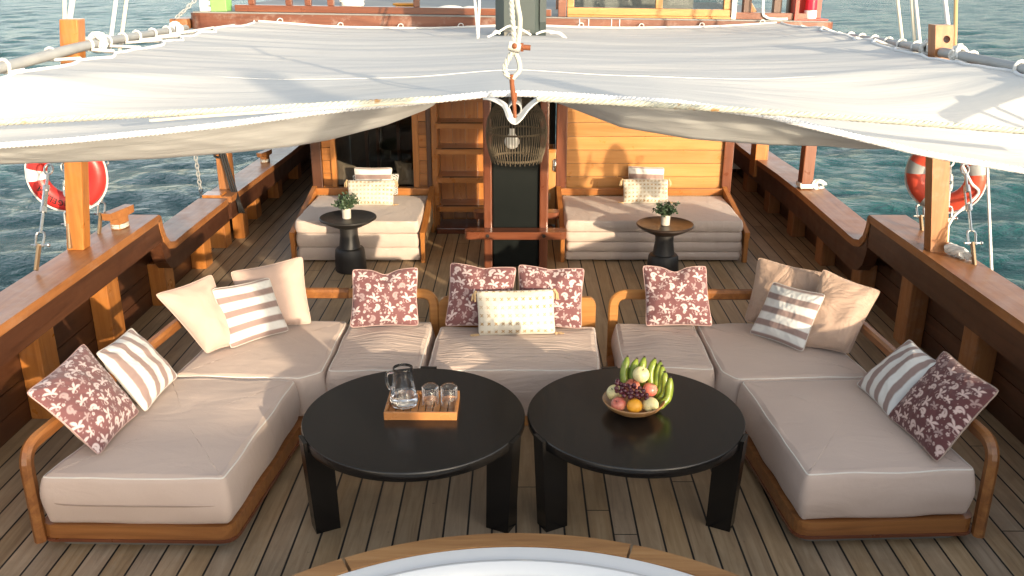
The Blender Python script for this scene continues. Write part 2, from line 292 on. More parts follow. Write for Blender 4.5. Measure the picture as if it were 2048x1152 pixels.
# ------------------------------------------------------------------ mesh helpers
class MB:
    def __init__(s): s.v = []; s.f = []; s.mi = []; s.sm = []
    def add(s, vs, fs, mi=0, smooth=True):
        k = len(s.v); s.v += [tuple(p) for p in vs]; s.f += [tuple(i + k for i in f) for f in fs]
        s.mi += [mi] * len(fs); s.sm += [smooth] * len(fs); return s
    def box(s, c, d, bev=0.0, rot=None, mi=0):
        bm = bmesh.new(); bmesh.ops.create_cube(bm, size=1.0)
        for v in bm.verts: v.co = Vector((v.co.x * d[0], v.co.y * d[1], v.co.z * d[2]))
        if bev: bmesh.ops.bevel(bm, geom=bm.edges[:], offset=min(bev, min(d) * 0.45), segments=2, affect='EDGES', profile=0.6)
        m = (rot.to_4x4() if rot else Matrix.Identity(4)); m = Matrix.Translation(Vector(c)) @ m
        bm.transform(m); bm.verts.index_update()
        s.add([v.co[:] for v in bm.verts], [[v.index for v in f.verts] for f in bm.faces], mi, False); bm.free(); return s
    def b2(s, a, b, bev=0.0, mi=0):
        return s.box([(a[i] + b[i]) / 2 for i in range(3)], [abs(a[i] - b[i]) for i in range(3)], bev, mi=mi)
    def tube(s, pts, r, n=8, mi=0, cap=True, closed=False, rad=None):
        pts = [Vector(p) for p in pts]; m = len(pts)
        def tan(i):
            a = pts[(i - 1) % m] if (closed or i > 0) else pts[i]; b = pts[(i + 1) % m] if (closed or i < m - 1) else pts[i]
            d = b - a; return d.normalized() if d.length > 1e-9 else Vector((0, 0, 1))
        t0 = tan(0); u = t0.cross(Vector((0, 0, 1)))
        if u.length < 1e-3: u = t0.cross(Vector((1, 0, 0)))
        u.normalize(); vs = []
        for i in range(m):
            t = tan(i); u = (u - t * u.dot(t));
            if u.length < 1e-6: u = t.orthogonal()
            u.normalize(); w_ = t.cross(u); rr = rad[i] if rad else r
            for k in range(n):
                a = 2 * math.pi * k / n; vs.append(pts[i] + (u * math.cos(a) + w_ * math.sin(a)) * rr)
        fs = []
        for i in range(m if closed else m - 1):
            j = (i + 1) % m
            for k in range(n):
                k2 = (k + 1) % n; fs.append((i * n + k, i * n + k2, j * n + k2, j * n + k))
        if cap and not closed: fs += [tuple(range(n - 1, -1, -1)), tuple((m - 1) * n + k for k in range(n))]
        return s.add(vs, fs, mi, True)
    def sweep(s, pts, w_, h, n_bev=0.008, mi=0, side=None, closed=False):
        """rectangular bar swept along a path; w_ across (horizontal), h up"""
        pts = [Vector(p) for p in pts]; m = len(pts); vs = []
        b = n_bev
        prof = [(-w_/2 + b, -h/2), (w_/2 - b, -h/2), (w_/2, -h/2 + b), (w_/2, h/2 - b), (w_/2 - b, h/2), (-w_/2 + b, h/2), (-w_/2, h/2 - b), (-w_/2, -h/2 + b)]
        u = None
        for i in range(m):
            a = pts[(i-1) % m] if closed else pts[max(i - 1, 0)]; c = pts[(i+1) % m] if closed else pts[min(i + 1, m - 1)]; t = (c - a).normalized()
            if u is None: u = Vector(side) if side else t.cross(Vector((0, 0, 1)))
            u = u - t * u.dot(t); u.normalize(); n = u.cross(t)
            d0 = (pts[i] - a); k = 1.0
            if d0.length > 1e-6:
                k = 1.0 / max(0.5, d0.normalized().dot(t))
            for p in prof: vs.append(pts[i] + u * p[0] * 1.0 + n * p[1])
        q = len(prof); fs = []
        for i in range(m if closed else m - 1):
            j = (i + 1) % m
            for k in range(q): fs.append((i * q + k, i * q + (k + 1) % q, j * q + (k + 1) % q, j * q + k))
        if not closed: fs += [tuple(range(q - 1, -1, -1)), tuple((m - 1) * q + k for k in range(q))]
        return s.add(vs, fs, mi, False)
    def lathe(s, prof, c=(0, 0, 0), n=32, mi=0, capb=True, capt=True, fn=None):
        vs = []
        for r, z in prof:
            for k in range(n):
                a = 2 * math.pi * k / n; rr = fn(r, z, a) if fn else r
                vs.append((c[0] + rr * math.cos(a), c[1] + rr * math.sin(a), c[2] + z))
        fs = [(i * n + k, i * n + (k + 1) % n, (i + 1) * n + (k + 1) % n, (i + 1) * n + k) for i in range(len(prof) - 1) for k in range(n)]
        if capb: fs.append(tuple(range(n - 1, -1, -1)))
        if capt: fs.append(tuple((len(prof) - 1) * n + k for k in range(n)))
        return s.add(vs, fs, mi, True)
    def sphere(s, c, r, n=20, mi=0, sc=(1, 1, 1)):
        m = n // 2; prof = [(max(1e-4, r * math.sin(math.pi * i / m)), -r * math.cos(math.pi * i / m)) for i in range(m + 1)]
        k = len(s.v); s.lathe(prof, (0, 0, 0), n, mi)
        for i in range(k, len(s.v)): p = s.v[i]; s.v[i] = (p[0] * sc[0] + c[0], p[1] * sc[1] + c[1], p[2] * sc[2] + c[2])
        return s
    def prism(s, poly, axis, a, b, mi=0, smooth=False):
        """polygon (list of 2-D points) extruded along axis from a to b"""
        n = len(poly)
        def P(p, t): return {'X': (t, p[0], p[1]), 'Y': (p[0], t, p[1]), 'Z': (p[0], p[1], t)}[axis]
        vs = [P(p, a) for p in poly] + [P(p, b) for p in poly]
        fs = [tuple(range(n)), tuple(range(2 * n - 1, n - 1, -1))] + [((i + 1) % n, i, i + n, (i + 1) % n + n) for i in range(n)]
        return s.add(vs, fs, mi, smooth)
    def strip(s, A, B, x0, x1):
        """solid band between two profiles of equal length in the YZ plane, from x0 to x1"""
        n = len(A); vs = [(x, p[0], p[1]) for x in (x0, x1) for P in (A, B) for p in P]
        fs = []
        for i in range(n - 1):
            fs += [(i, i + 1, n + i + 1, n + i), (2*n + i, 3*n + i, 3*n + i + 1, 2*n + i + 1), (i, 2*n + i, 2*n + i + 1, i + 1), (n + i, n + i + 1, 3*n + i + 1, 3*n + i)]
        fs += [(0, n, 3*n, 2*n), (n - 1, 3*n - 1, 4*n - 1, 2*n - 1)]
        return s.add(vs, fs, 0, False)
    def build(s, name, mats, parent=None, kind=None, center=False, sharp=35):
        me = bpy.data.meshes.new(name); me.from_pydata(s.v, [], s.f); me.validate()
        if not isinstance(mats, (list, tuple)): mats = [mats]
        for m in mats: me.materials.append(m)
        if len(me.polygons) == len(s.mi):
            me.polygons.foreach_set("material_index", s.mi); me.polygons.foreach_set("use_smooth", s.sm)
        bm = bmesh.new(); bm.from_mesh(me); bmesh.ops.recalc_face_normals(bm, faces=bm.faces[:])
        for e in bm.edges:
            if len(e.link_faces) == 2 and e.calc_face_angle(0) > R(sharp): e.smooth = False
        bm.to_mesh(me); bm.free()
        return link(name, me, parent, kind, center)
def link(name, me, parent=None, kind=None, center=True):
    o = bpy.data.objects.new(name, me); C.objects.link(o)
    if parent is not None:
        o.parent = parent; p = parent; off = Vector((0, 0, 0))
        while p is not None: off += p.location if p.parent is None else Vector((0, 0, 0)); p = p.parent
        if parent.parent is None: o.matrix_parent_inverse = Matrix.Translation(-parent.location)
    elif kind != 'structure' or center:
        n = len(me.vertices); a = np.zeros(n * 3); me.vertices.foreach_get("co", a); a = a.reshape(-1, 3)
        c = Vector(((a[:, 0].min() + a[:, 0].max()) / 2, (a[:, 1].min() + a[:, 1].max()) / 2, a[:, 2].min()))
        me.transform(Matrix.Translation(-c)); o.location = c
    if kind: o["kind"] = kind
    return o
def tag(o, label, cat, group=None):
    o["label"] = label; o["category"] = cat
    if group: o["group"] = group
    return o
def thing(name, label, cat, loc=(0, 0, 0), group=None):
    o = bpy.data.objects.new(name, None); o.empty_display_size = 0.1; C.objects.link(o); o.location = loc; return tag(o, label, cat, group)
def dup(root, loc, label=None, rotz=0.0):
    r = root.copy(); C.objects.link(r); r.location = loc; r.rotation_euler = (0, 0, rotz)
    if label: r["label"] = label
    for ch in list(root.children):
        c = ch.copy(); C.objects.link(c); c.parent = r
        for g in ch.children:
            d = g.copy(); C.objects.link(d); d.parent = c
    return r
def arc(c, r, a0, a1, n, u, v):
    c = Vector(c); u = Vector(u); v = Vector(v)
    return [c + (u * math.cos(a0 + (a1 - a0) * i / n) + v * math.sin(a0 + (a1 - a0) * i / n)) * r for i in range(n + 1)]
def rounded(path, rad, n=5):
    """polyline with rounded interior corners"""
    P = [Vector(p) for p in path]; out = [P[0]]
    for i in range(1, len(P) - 1):
        a = (P[i - 1] - P[i]); b = (P[i + 1] - P[i]); r = min(rad, a.length * 0.45, b.length * 0.45)
        p0 = P[i] + a.normalized() * r; p1 = P[i] + b.normalized() * r
        for k in range(n + 1):
            t = k / n; out.append(p0 * (1 - t) ** 2 + P[i] * 2 * t * (1 - t) + p1 * t * t)
    out.append(P[-1]); return out
def subdiv(pts, step):
    out = [Vector(pts[0])]
    for a, b in zip(pts[:-1], pts[1:]):
        a = Vector(a); b = Vector(b); n = max(1, int((b - a).length / step))
        for k in range(1, n + 1): out.append(a.lerp(b, k / n))
    return out
def spline(pts, n=12):
    P = [Vector(p) for p in pts]; P = [P[0] * 2 - P[1]] + P + [P[-1] * 2 - P[-2]]; out = []
    for i in range(1, len(P) - 2):
        p0, p1, p2, p3 = P[i - 1:i + 3]
        for k in range(n):
            t = k / n
            out.append(0.5 * ((2 * p1) + (p2 - p0) * t + (2 * p0 - 5 * p1 + 4 * p2 - p3) * t * t + (3 * p1 - p0 - 3 * p2 + p3) * t ** 3))
    out.append(P[-2]); return out
def twisted(mb, pts, r, pitch, strands=3, n=6, mi=0):
    """strands laid round each other along a path"""
    pts = subdiv(pts, pitch / 7); L = [0.0]
    for a, b in zip(pts[:-1], pts[1:]): L.append(L[-1] + (b - a).length)
    for s_ in range(strands):
        q = []
        for i, p in enumerate(pts):
            t = (pts[min(i + 1, len(pts) - 1)] - pts[max(i - 1, 0)]).normalized()
            u = t.cross(Vector((0, 0, 1))); u = u.normalized() if u.length > 1e-4 else Vector((1, 0, 0)); v = u.cross(t)
            a = 2 * math.pi * (L[i] / pitch + s_ / strands); q.append(p + (u * math.cos(a) + v * math.sin(a)) * r * 0.5)
        mb.tube(q, r * 0.56, n, mi)
    return mb

def sm01(x): x = max(0.0, min(1.0, x)); return x * x * (3 - 2 * x)
def cushion_mesh(poly, z0, z1, r=0.035, crown=0.015, bulge=0.012, rc=0.05, wob=0.004, seed=0, tilt=0.0):
    """upholstered block on any outline: rounded corners, bulging sides, crowned top"""
    P = [Vector((p[0], p[1], 0)) for p in poly]; P = P + [P[0], P[1]]
    loop = rounded(P, rc, 5)[1:-1]
    loop = subdiv(loop + [loop[0]], 0.03)[:-1]
    c = sum(loop, Vector()) / len(loop); n = len(loop)
    # outward normals
    A = sum(loop[i].x * loop[(i + 1) % n].y - loop[(i + 1) % n].x * loop[i].y for i in range(n))
    sgn = 1 if A > 0 else -1; nor = []
    for i in range(n):
        t = (loop[(i + 2) % n] - loop[(i - 2) % n]); nor.append(Vector((t.y, -t.x, 0)).normalized() * sgn)
    rows = []; H = z1 - z0
    for k in range(4): a = R(90) * k / 3; rows.append((-r * (1 - math.sin(a)), z0 + r * (1 - math.cos(a))))
    for k in range(1, 7): t = k / 7; rows.append((bulge * math.sin(math.pi * t), z0 + r + (H - 2 * r) * t))
    for k in range(4): a = R(90) * k / 3; rows.append((-r * (1 - math.cos(a)), z1 - r + r * math.sin(a)))
    vs = []
    for off, z in rows:
        for i in range(n):
            pk = 0.0045 * noise.noise(Vector((loop[i].x * 26 + loop[i].y * 26, seed * 3.1, 0.7))) * max(0, 1 - (z1 - z) / (0.45 * H)) * (1 if z < z1 - 0.006 else 0)
            p = loop[i] + nor[i] * (off + pk + wob * noise.noise(Vector((loop[i].x * 5 + seed, loop[i].y * 5, z * 9))))
            vs.append((p.x, p.y, z + wob * noise.noise(Vector((p.x * 6, p.y * 6 + seed, 3.0)))))
    edges = []; q_ = [Vector((p[0], p[1], 0)) for p in poly]
    for i in range(len(q_)):
        d_ = (q_[(i + 1) % len(q_)] - q_[i]).normalized(); edges.append((q_[i], Vector((-d_.y, d_.x, 0)) * sgn))
    m = len(rows); K = 24
    for k in range(1, K + 1):
        s_ = 1 - (k / (K + 0.4)) ** 1.5; f = (1 - s_ ** 2)
        for i in range(n):
            b = vs[(m - 1) * n + i]; p = c + (Vector((b[0], b[1], 0)) - c) * s_
            f = 1.0
            for (ea, en) in edges:
                f *= sm01(max(0.0, (p - ea).dot(en)) / 0.26 + 0.02)
            z = z1 + crown * f + 0.6 * wob * noise.noise(Vector((p.x * 4.0, p.y * 4.0 + seed, 1.0))) * min(1, k / 8)
            vs.append((p.x, p.y, z))
    fs = []
    tot = m + K
    for j in range(tot - 1):
        for i in range(n): i2 = (i + 1) % n; fs.append((j * n + i, j * n + i2, (j + 1) * n + i2, (j + 1) * n + i))
    fs.append(tuple((tot - 1) * n + i for i in range(n))); fs.append(tuple(range(n - 1, -1, -1)))
    mb = MB().add(vs, fs)
    top = [Vector(vs[(m - 2) * n + i]) + nor[i] * 0.003 for i in range(n)]
    return mb, top, c

# ---- printed patterns, drawn once as a grey mask and laid on the pillow as a mesh attribute
def make_print(N=560, seed=3):
    rg = random.Random(seed); g = np.zeros((N, N), np.float32); S = N / 100.0   # 100 units = 1 m of cloth
    yy, xx = np.mgrid[0:N, 0:N].astype(np.float32)
    def disc(x, y, r, val=1.0):
        x *= S; y *= S; r *= S; x0, x1, y0, y1 = int(max(0, x - r - 2)), int(min(N, x + r + 3)), int(max(0, y - r - 2)), int(min(N, y + r + 3))
        if x1 <= x0 or y1 <= y0: return
        d = np.hypot(xx[y0:y1, x0:x1] - x, yy[y0:y1, x0:x1] - y); a = np.clip(r - d + 0.5, 0, 1)
        sub = g[y0:y1, x0:x1]; sub += (val - sub) * a
    def stroke(x, y, a, L, wmax, bend, val=1.0, n=22, peak=0.55):
        px, py = x, y
        for k in range(n + 1):
            t = k / n; q = t / peak if t < peak else (1 - t) / (1 - peak)
            disc(px, py, max(0.09, wmax * q ** 0.7), val)
            aa = a + bend * t; px += math.cos(aa) * L / n; py += math.sin(aa) * L / n
        return px, py
    def lily(x, y, a, s, v, m):
        for da, L, b in ((-0.15, 5.6, 0.9), (0.55, 5.0, 1.3), (-0.75, 4.8, -0.9), (-1.5, 3.6, -1.5)):
            stroke(x, y, a + da * m, L * s, 0.80 * s, b * m, v, peak=0.62)
        stroke(x, y, a + 2.2 * m, 4.6 * s, 0.24 * s, 3.6 * m, v, peak=0.3)
        for k in range(3): disc(x + math.cos(a + 1.7 * m + k * .35) * (2.6 + .3 * k) * s, y + math.sin(a + 1.7 * m + k * .35) * (2.6 + .3 * k) * s, 0.24 * s, v)
    def drop(x, y, a, s, v, m):
        for k in range(12):
            t = k / 11; disc(x + math.cos(a + 1.5 * m * t) * 2.9 * s * t, y + math.sin(a + 1.5 * m * t) * 2.9 * s * t, (1.55 * (1 - t) ** 0.75 + 0.16) * s, v)
        stroke(x - math.cos(a) * .2 * s, y - math.sin(a) * .2 * s, a + .3 * m, 2.3 * s, 0.20 * s, 1.6 * m, 0.12, peak=.4)
        for d in (-.5, 0, .5): stroke(x - math.cos(a) * 1.2 * s, y - math.sin(a) * 1.2 * s, a + math.pi + d, 2.2 * s, 0.42 * s, .8 * m, v)
    def blossom(x, y, s, v):
        for k in range(5): disc(x + 0.72 * s * math.cos(k * 1.2566), y + 0.72 * s * math.sin(k * 1.2566), 0.46 * s, v)
        disc(x, y, 0.3 * s, 0.1)
    step = 6.6
    for j in range(-1, int(100 / step) + 2):
        for i in range(-1, int(100 / step) + 2):
            x = (i + (0.5 if j % 2 else 0)) * step + rg.uniform(-.6, .6); y = j * step + rg.uniform(-.6, .6); m = rg.choice((-1, 1))
            q = (i * 2 + j) % 3
            if q == 0: lily(x, y - 1.5, 1.57 + rg.uniform(-.7, .7), 0.80, 1.0, m)
            elif q == 1: drop(x, y, 1.2 + rg.uniform(-.9, .9), 0.88, rg.choice([1.0, 0.95, 0.45]), m)
            else: lily(x, y - 1, 1.57 + rg.uniform(-1.2, 1.2), 0.58, rg.choice([1.0, 0.5]), m)
            for _ in range(4):
                bx, by = x + rg.uniform(-3.6, 3.6), y + rg.uniform(-3.6, 3.6); X, Y = int(bx * S), int(by * S)
                if 5 < X < N - 5 and 5 < Y < N - 5 and g[Y - 5:Y + 5, X - 5:X + 5].max() < 0.2: blossom(bx, by, rg.uniform(0.55, 0.8), 0.95)
            for _ in range(4):
                bx, by = x + rg.uniform(-3.6, 3.6), y + rg.uniform(-3.6, 3.6); X, Y = int(bx * S), int(by * S)
                if 2 < X < N - 2 and 2 < Y < N - 2 and g[Y - 2:Y + 3, X - 2:X + 3].max() < 0.1: disc(bx, by, 0.22, 0.9)
    return g
PRINT = make_print()
def patt_print(ox, oy, rot=0):
    def f(u, v, w_, h):
        x, y = u * w_, v * h
        if rot: x, y = y, x
        X = ((x + ox) * 560) % 560; Y = ((y + oy) * 560) % 560
        i, j = int(X), int(Y); i2, j2 = (i + 1) % 560, (j + 1) % 560; fx, fy = X - i, Y - j
        return float((PRINT[j, i] * (1 - fx) + PRINT[j, i2] * fx) * (1 - fy) + (PRINT[j2, i] * (1 - fx) + PRINT[j2, i2] * fx) * fy)
    return f
def sstep(x, e): return min(1.0, max(0.0, x / e + 0.5))
def patt_stripe(n, along='u', ph=0.0, duty=0.45):
    def f(u, v, w_, h):
        x = (v if along == 'u' else u) * n + ph; x -= math.floor(x); e = 0.02 * n
        return sstep(duty / 2 - abs(x - 0.5), e)
    return f
def patt_band(a, b):
    return lambda u, v, w_, h: max(sstep(v - a, .02) * sstep(b - v, .02), sstep(v - 0.955, .02))
def patt_cross(nu, nv):
    def f(u, v, w_, h):
        x = u * nu; y = v * nv; i = math.floor(x); j = math.floor(y); x -= i + 0.5; y -= j + 0.5
        x *= w_ / nu * 100; y *= h / nv * 100   # cm
        d = min(abs(x - y), abs(x + y)); r = max(abs(x), abs(y))
        return (1.0 if d < 0.42 and r < 0.95 else 0.0) * (0.75 + 0.25 * math.sin(i * 12.9 + j * 7.7))
    return f
def patt_tribal():
    def f(u, v, w_, h):
        x = (u * 5) % 1 - .5; y = (v * 4) % 1 - .5; d = abs(x) + abs(y); return 1.0 if (d * 6) % 2 < 1 else 0.0
    return f

def pillow(label, px, zb, lean, T, mat, patt=None, res=36, group='throw pillows on the sofas', conc=0.07, chop=0.0, seed=0, pipe='piping', tass=False, dz=(0, 0), back=None, name='throw_pillow', fwd=0.0):
    """px = (tl, tr, br, bl) seen from its front; the lower edge rests at height zb and the pillow leans back by lean degrees"""
    tl, tr, br, bl = px
    BL = atz(*bl, zb + dz[0]); BR = atz(*br, zb + dz[1]); e = BR - BL; e0 = Vector((e.x, e.y, 0)).normalized()
    h = Vector((0, 0, 1)).cross(e0); d = Vector((0, 0, math.cos(R(lean)))) + h * math.sin(R(lean)); nrm = e.normalized().cross(d).normalized()
    def hit(q): r = ray(*q); return _C + r * ((BL - _C).dot(nrm) / r.dot(nrm))
    TL = hit(tl); TR = hit(tr)
    sh = Vector((nrm.x, nrm.y, 0)).normalized() * fwd; BL = BL + sh; BR = BR + sh; TL = TL + sh; TR = TR + sh; W = ((BR - BL).length + (TR - TL).length) / 2; H = ((TL - BL).length + (TR - BR).length) / 2
    def pt(u, v):
        uu = u * (1 - conc * (1 - v * v) ** 1.0); vv = v * (1 - conc * (1 - u * u))
        kc = 1 - 0.045 * abs(u * v) ** 9; uu *= kc; vv *= kc
        if chop: vv -= chop * math.exp(-(u / 0.28) ** 2) * max(0, v) ** 2
        s_, t_ = (uu + 1) / 2, (vv + 1) / 2
        return (BL * (1 - s_) + BR * s_) * (1 - t_) + (TL * (1 - s_) + TR * s_) * t_
    def th(u, v):
        a = max(0, 1 - abs(u) ** 2.4) ** 0.62; b = max(0, 1 - abs(v) ** 2.4) ** 0.62
        k = T * a * b * (1.0 - 0.18 * v)
        if chop: k *= 1 - 0.5 * math.exp(-(u / 0.2) ** 2) * max(0, v) ** 1.5
        ed = min(1 - abs(u), 1 - abs(v)); wr = 0.011 * noise.noise(Vector((u * 2.4 + seed * 9, v * 2.4, 0.5))) + 0.0022 * noise.noise(Vector((u * 9 + v * 2, v * 8 + seed * 5, 2.0)))
        # pulled folds running in from the corners
        cr = abs(u) * abs(v); wr += 0.004 * math.sin(18 * (u - v * (1 if u * v > 0 else -1)) + seed) * cr ** 1.5
        return k + wr * min(1, ed * 5)
    n = res; idx = {}; vs = []; pv = []
    for side in (1, -1):
        for j in range(n + 1):
            for i in range(n + 1):
                bd = i in (0, n) or j in (0, n)
                if side < 0 and bd: idx[(side, i, j)] = idx[(1, i, j)]; continue
                u, v = -1 + 2 * i / n, -1 + 2 * j / n
                if res <= 60: u = math.sin(u * math.pi / 2 * 0.9) / math.sin(math.pi / 2 * 0.9); v = math.sin(v * math.pi / 2 * 0.9) / math.sin(math.pi / 2 * 0.9)
                idx[(side, i, j)] = len(vs); p = pt(u, v) + nrm * (side * th(u, v)); vs.append(p)
                pv.append(patt((u + 1) / 2, (v + 1) / 2, W, H) if (patt and side > 0) else 0.0)
    fs = []; mi = []
    for side in (1, -1):
        for j in range(n):
            for i in range(n):
                q = [idx[(side, i, j)], idx[(side, i + 1, j)], idx[(side, i + 1, j + 1)], idx[(side, i, j + 1)]]
                fs.append(q if side > 0 else q[::-1]); mi.append(0 if (side > 0 or not back) else 1)
    loc = (BL + BR) / 2
    root = thing(name, label, 'pillow', loc, group)
    me = bpy.data.meshes.new('pillow_cover'); me.from_pydata([v[:] for v in vs], [], fs); me.materials.append(mat)
    if back: me.materials.append(back)
    me.polygons.foreach_set("material_index", mi); me.polygons.foreach_set("use_smooth", [True] * len(fs))
    if patt:
        at = me.attributes.new('pat', 'FLOAT', 'POINT'); at.data.foreach_set("value", pv)
    body = link('cover', me, root)
    if pipe:
        ring = [(-1 + 2 * k / 24, -1) for k in range(24)] + [(1, -1 + 2 * k / 24) for k in range(24)] + [(1 - 2 * k / 24, 1) for k in range(24)] + [(-1, 1 - 2 * k / 24) for k in range(24)]
        MB().tube([pt(u, v) for u, v in ring], 0.0030, 6, closed=True).build('piping', M[pipe] if isinstance(pipe, str) else pipe, root)
    if tass:
        for u, v in ((-1, 1), (1, 1), (1, -1), (-1, -1)):
            p = pt(u, v) + nrm * 0.004; out = (pt(u, v) - pt(0, v)).normalized() * 0.018
            mb = MB(); mb.sphere(p + out * 0.6, 0.009, 8)
            for k in range(14):
                a = rnd.uniform(0, 6.28); q = p + out * 0.8; dr = Vector((math.cos(a) * 0.012, math.sin(a) * 0.010, 0)) + out * 0.5
                z = -0.055 * rnd.uniform(0.8, 1.1); low = q + dr + Vector((0, 0, z))
                if v < 0: low = q + dr * 1.3 + out * 0.7 - nrm * -0.012 + Vector((0, 0, max(-0.010, zb - q.z + 0.008)))
                mb.tube([q, q + dr * 0.8 + Vector((0, 0, (low.z - q.z) * 0.4)), low], 0.0028, 5)
            mb.build('tassel', M['tassel'], root)
    return root

# ================================================================== SETTING: sea, deck
def sea():
    vs = []; fs = []; rows = []; d = 3.2
    while d < 2600: rows.append(d); d *= (1.0065 if d < 160 else 1.02)
    n = 640; A0, A1 = R(-68), R(68)
    rg = random.Random(11); waves = []
    for k in range(26):
        L = 0.40 * 1.115 ** k * rg.uniform(.9, 1.1)
        if L > 4: L = rg.uniform(1.0, 3.0)
        a = R(105) + rg.gauss(0, 0.55); waves.append((2 * math.pi / L * math.cos(a), 2 * math.pi / L * math.sin(a), rg.uniform(0, 6.28), 0.0066 * L ** 0.85, L))
    ang = np.linspace(A0, A1, n); r = np.array(rows)
    X = np.outer(r, np.sin(ang)); Y = np.outer(r, np.cos(ang)); Z = np.zeros_like(X)
    px = X.copy(); py = Y.copy()
    for kx, ky, ph, am, L in waves:
        fade = np.clip(L / (np.maximum(r * 0.0065, r * (A1 - A0) / n) * 3) - 0.4, 0, 1)[:, None]
        p = kx * px + ky * py + ph; Z += am * fade * (np.sin(p) + 0.25 * np.cos(2 * p)); s_ = am * fade * 0.8 * np.cos(p); k = math.hypot(kx, ky)
        X -= kx / k * s_; Y -= ky / k * s_
    P = np.stack([X, Y, Z - 1.30], -1).reshape(-1, 3)
    m = len(rows); i, j = np.meshgrid(np.arange(n - 1), np.arange(m - 1)); a = (j * n + i).ravel()
    q = np.stack([a, a + 1, a + n + 1, a + n], -1)
    me = bpy.data.meshes.new("sea"); me.from_pydata(P.tolist(), [], q.tolist()); me.materials.append(M['water'])
    me.polygons.foreach_set("use_smooth", [True] * len(me.polygons))
    o = bpy.data.objects.new("sea", me); C.objects.link(o); o["kind"] = 'structure'; o["label"] = 'choppy teal sea all round the boat'
sea()
far = MB().add([(-3000, -3000, -1.75), (3000, -3000, -1.75), (3000, 3000, -1.75), (-3000, 3000, -1.75)], [(0, 1, 2, 3)]).build('sea_bed_water', M['water'], None, 'structure')
o = MB().b2((-2.66, -3.5, -0.08), (2.66, 12.5, 0)).build('deck', M['deck'], None, 'structure'); o["label"] = 'weathered teak plank deck with black caulked seams'

# ================================================================== BULWARKS
def offset_prof(prof, d):
    out = []
    for i, p in enumerate(prof):
        a = prof[max(i - 1, 0)]; b = prof[min(i + 1, len(prof) - 1)]; t = Vector((b[0] - a[0], b[1] - a[1])).normalized(); out.append((p[0] + t.y * d, p[1] - t.x * d))
    return out
def smooth2(pts, n=6): return [(p.x, p.y) for p in spline([(a, b, 0) for a, b in pts], n)]
BOW = [(-4.2, 2.0), (-2.6, 1.66), (-1.0, 1.29), (0.5, 1.02), (2.0, 0.92), (2.9, 0.76), (3.3, 0.722)]
def bulwark(s, label, xin, xout, xpl, segs, ribs, beam_h, ribmat):
    t = thing('bulwark', label, 'bulwark', (s * (xin + xout) / 2, 5, 0), 'bulwarks along the deck')
    for k, seg in enumerate(segs):
        lo = offset_prof(seg, 0.052); lo2 = [(p[0], p[1] - beam_h) for p in lo]
        MB().strip(seg, lo, s * xin, s * xout).build('cap_rail', M['railY'], t)
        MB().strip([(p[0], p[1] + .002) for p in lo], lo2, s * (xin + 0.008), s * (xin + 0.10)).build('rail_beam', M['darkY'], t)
        mb = MB(); y0, y1 = seg[0][0], seg[-1][0]; mb.strip(lo, [(p[0], 0.25) for p in lo], s * xpl, s * (xpl + 0.05))
        for z in (0.244, 0.12, -0.004):
            mb.b2((s * xpl, y0, z - 0.118), (s * (xpl + 0.05), y1, z))
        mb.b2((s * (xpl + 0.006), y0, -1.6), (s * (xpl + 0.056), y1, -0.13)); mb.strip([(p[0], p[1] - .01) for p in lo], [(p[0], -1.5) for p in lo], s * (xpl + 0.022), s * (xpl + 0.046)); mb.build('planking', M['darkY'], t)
    for y, top in ribs:
        MB().b2((s * (xin + 0.075), y, 0.0), (s * (xpl - 0.001), y + 0.17, top), 0.008).build('rib', ribmat, t)
    return t
upL = smooth2(BOW) + [(5.7, 0.722), (5.95, 0.722)] + [(5.985, 0.70), (6.0, 0.62), (6.03, 0.545), (6.09, 0.49), (6.17, 0.468), (6.30, 0.470), (6.45, 0.472), (7.42, 0.468)]
afL = [(7.51, 0.462), (8.6, 0.44), (9.6, 0.42), (11.5, 0.42)]
bl = bulwark(-1, 'varnished wooden bulwark along the left side, its cap rail stepped beside a square block', 2.45, 2.70, 2.645,
        [upL, afL], [(3.5, .55), (4.36, .55), (5.2, .55), (6.09, .32), (6.93, .28), (8.45, .24), (9.3, .22), (10.2, .22)], 0.145, M['teakZ'])  # ribs in the lighter teak: their sunlit tone is put into the colour
MB().b2((-2.70, 7.505, 0.0), (-2.535, 7.66, 0.475), 0.006).build('gate_block', M['teakZ'], bl)
MB().b2((-2.56, 7.80, 0.0), (-2.46, 7.95, 0.25), 0.006).build('gate_block', M['teakZ'], bl)
upR = smooth2(BOW) + [(5.8, 0.715), (6.0, 0.715)] + [(6.028, 0.695), (6.04, 0.62), (6.07, 0.55), (6.13, 0.50), (6.22, 0.478), (6.34, 0.476), (6.5, 0.482), (7.1, 0.495), (7.65, 0.505), (8.3, 0.50), (9.0, 0.48), (11.5, 0.46)]
br = bulwark(1, 'varnished wooden bulwark along the right side, its cap rail dipping in one scoop', 2.42, 2.67, 2.615,
        [upR], [(3.6, .5), (4.5, .5), (5.36, .5), (6.2, .28), (7.04, .3), (7.87, .3), (8.7, .3), (9.6, .28)], 0.175, M['railZ'])  # ribs in a darker wood: the shade on this side is in the colour

